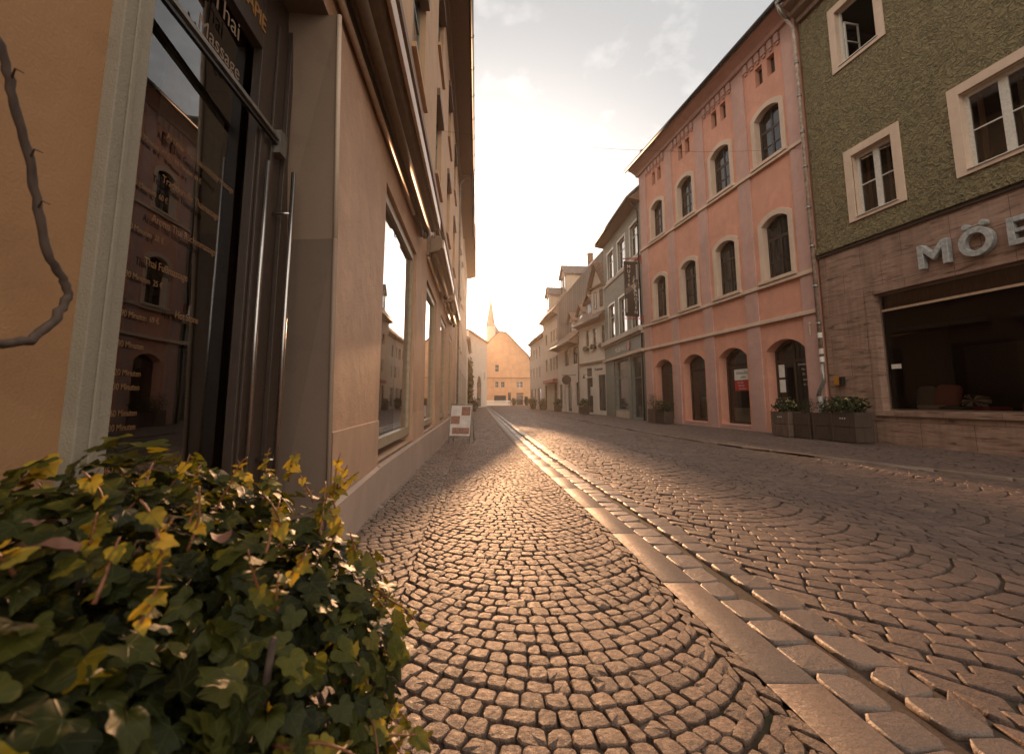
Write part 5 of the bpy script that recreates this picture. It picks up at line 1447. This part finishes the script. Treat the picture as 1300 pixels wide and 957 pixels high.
# a few dry leaves and crumbs blown against the wall and into the joints
nl = 130
ly_ = RNG.uniform(2.0, 14, nl) ** 1.0; side = RNG.uniform(0, 1, nl)
lx_ = np.where(side < 0.5, xl(ly_) + 0.06 + np.abs(RNG.normal(0, 0.16, nl)), np.where(side < 0.8, xk(ly_) + KW + 0.22 + RNG.normal(0, 0.06, nl), RNG.uniform(-1.2, 5, nl)))
lz_ = gz(lx_, ly_) + 0.008
lt = scatter_leaves('leaf_litter', np.stack([lx_, ly_, lz_], -1), np.stack([RNG.normal(0, .3, nl), RNG.normal(0, .3, nl), np.ones(nl)], -1), RNG.normal(0, 1, (nl, 3)), RNG.uniform(0.010, 0.028, nl), RNG.uniform(0, 1, nl), VINEM, None, 'oval')
lt['kind'] = 'stuff'

# ------------------------------------------------------------------ sky, sun, air
SUN_EL, SUN_AZ = R(10.2), R(-4.5)     # azimuth measured from +Y towards +X
w = bpy.data.worlds.new('World'); SC.world = w; w.use_nodes = True
nt = w.node_tree; nt.nodes.clear()
out = nt.nodes.new('ShaderNodeOutputWorld'); bg = nt.nodes.new('ShaderNodeBackground')
sky = nt.nodes.new('ShaderNodeTexSky'); sky.sky_type = 'NISHITA'; sky.sun_disc = False
sky.sun_elevation = SUN_EL; sky.sun_rotation = SUN_AZ; sky.air_density = 1.4; sky.dust_density = 4.0; sky.ozone_density = 1.0; sky.altitude = 200
hs_ = nt.nodes.new('ShaderNodeHueSaturation'); hs_.inputs['Saturation'].default_value = 0.22
nt.links.new(sky.outputs[0], hs_.inputs['Color'])
tc = nt.nodes.new('ShaderNodeTexCoord')
sep = nt.nodes.new('ShaderNodeSeparateXYZ'); nt.links.new(tc.outputs['Generated'], sep.inputs[0])
zz = math_n(nt, 'MAXIMUM', sep.outputs[2], 0.04)
cx_ = math_n(nt, 'DIVIDE', sep.outputs[0], math_n(nt, 'ADD', zz, 0.12)); cy_ = math_n(nt, 'DIVIDE', sep.outputs[1], math_n(nt, 'ADD', zz, 0.12))
cb = nt.nodes.new('ShaderNodeCombineXYZ'); nt.links.new(cx_, cb.inputs[0]); nt.links.new(cy_, cb.inputs[1])
n1 = noise(nt, cb.outputs[0], 4.2, 8, 0.56, 0.2)
cl = ramp(nt, n1, [(0.53, (0, 0, 0)), (0.70, (1, 1, 1))])
warm = mixc(nt, 1.0, hs_.outputs[0], (1.04, 1.0, 0.97), 'MULTIPLY')
bright = mixc(nt, 1.0, warm, (1.35, 1.28, 1.2), 'MULTIPLY')
bright = mixc(nt, 1.0, bright, (1.1, 1.0, 0.92), 'ADD')
skyc = mixc(nt, 1.0, warm, (CLEAR, CLEAR * 0.98, CLEAR * 0.96), 'ADD') if False else mixc(nt, 1.0, warm, (2.5, 2.62, 2.72), 'ADD')
final = mixc(nt, math_n(nt, 'MULTIPLY', cl, 0.6), skyc, mixc(nt, 1.0, skyc, (1.75, 1.68, 1.64), 'MULTIPLY'))
backf = ramp(nt, math_n(nt, 'ADD', math_n(nt, 'MULTIPLY', sep.outputs[1], -0.5), math_n(nt, 'MULTIPLY', sep.outputs[2], 0.5)), [(0.05, (0, 0, 0)), (0.6, (1, 1, 1))])
final = mixc(nt, backf, final, mixc(nt, 1.0, mixc(nt, 1.0, final, (2.6, 2.35, 2.1), 'MULTIPLY'), (5.5, 4.9, 4.3), 'ADD'))
# bright aureole of the low sun itself
vd = nt.nodes.new('ShaderNodeVectorMath'); vd.operation = 'DOT_PRODUCT'
nrm = nt.nodes.new('ShaderNodeVectorMath'); nrm.operation = 'NORMALIZE'; nt.links.new(tc.outputs['Generated'], nrm.inputs[0])
nt.links.new(nrm.outputs[0], vd.inputs[0])
vd.inputs[1].default_value = (math.sin(SUN_AZ) * math.cos(SUN_EL), math.cos(SUN_AZ) * math.cos(SUN_EL), math.sin(SUN_EL))
dd = math_n(nt, 'MAXIMUM', vd.outputs['Value'], 0.0)
for pw, col_ in ((40, (2.5, 2.2, 1.8)), (600, (16, 11, 6.5)), (9000, (160, 110, 60))):
    g = math_n(nt, 'POWER', dd, pw)
    final = mixc(nt, g, final, mixc(nt, 1.0, final, col_, 'ADD'))
nt.links.new(final, bg.inputs[0]); bg.inputs[1].default_value = 0.075
nt.links.new(bg.outputs[0], out.inputs[0])

sd = bpy.data.lights.new('sun', 'SUN'); sd.energy = 5.0; sd.angle = R(0.6); sd.color = (1.0, 0.53, 0.26)
so = bpy.data.objects.new('sun', sd); COL.objects.link(so)
dirv = Vector((math.sin(SUN_AZ) * math.cos(SUN_EL), math.cos(SUN_AZ) * math.cos(SUN_EL), math.sin(SUN_EL)))
so.rotation_euler = (-dirv).to_track_quat('-Z', 'Y').to_euler()
so.location = dirv * 60 + Vector((0, 0, 5))

# haze: the low sun lights the air at the end of the street
HAZE = 0.0005
if HAZE:
    hm = bpy.data.materials.new('haze'); hm.use_nodes = True
    t_ = hm.node_tree; t_.nodes.clear()
    o_ = t_.nodes.new('ShaderNodeOutputMaterial'); pv = t_.nodes.new('ShaderNodeVolumePrincipled')
    pv.inputs['Color'].default_value = (1.0, 0.88, 0.76, 1); pv.inputs['Density'].default_value = HAZE; pv.inputs['Anisotropy'].default_value = 0.75
    t_.links.new(pv.outputs[0], o_.inputs['Volume'])
    b_ = MB(hm); b_.box(-30, 30, -16, 172, -1.6, 39); hz = b_.build('haze'); hz['kind'] = 'stuff'

# ------------------------------------------------------------------ camera
cam = bpy.data.cameras.new('camera'); co = bpy.data.objects.new('camera', cam); COL.objects.link(co); SC.camera = co
cam.sensor_fit = 'HORIZONTAL'; cam.sensor_width = 36; cam.lens = 36 * 578.0 / 1300
cam.shift_x = 0; cam.shift_y = -(478.5 - 433.5) / 1300
cam.clip_start = 0.02; cam.clip_end = 2000
co.location = (0, 0, 1.2); co.rotation_euler = (R(90 + 7.247), 0, 0)
cam.dof.use_dof = True; cam.dof.focus_distance = 5.0; cam.dof.aperture_fstop = 3.6

SC.render.engine = 'CYCLES'
SC.cycles.use_denoising = True
SC.cycles.max_bounces = 8; SC.cycles.diffuse_bounces = 4; SC.cycles.glossy_bounces = 4; SC.cycles.transparent_max_bounces = 12; SC.cycles.volume_bounces = 0
SC.cycles.volume_step_rate = 4
SC.view_settings.view_transform = 'Standard'; SC.view_settings.look = 'None'; SC.view_settings.gamma = 1
SC.view_settings.exposure = 0.66
SC.view_settings.use_curve_mapping = False
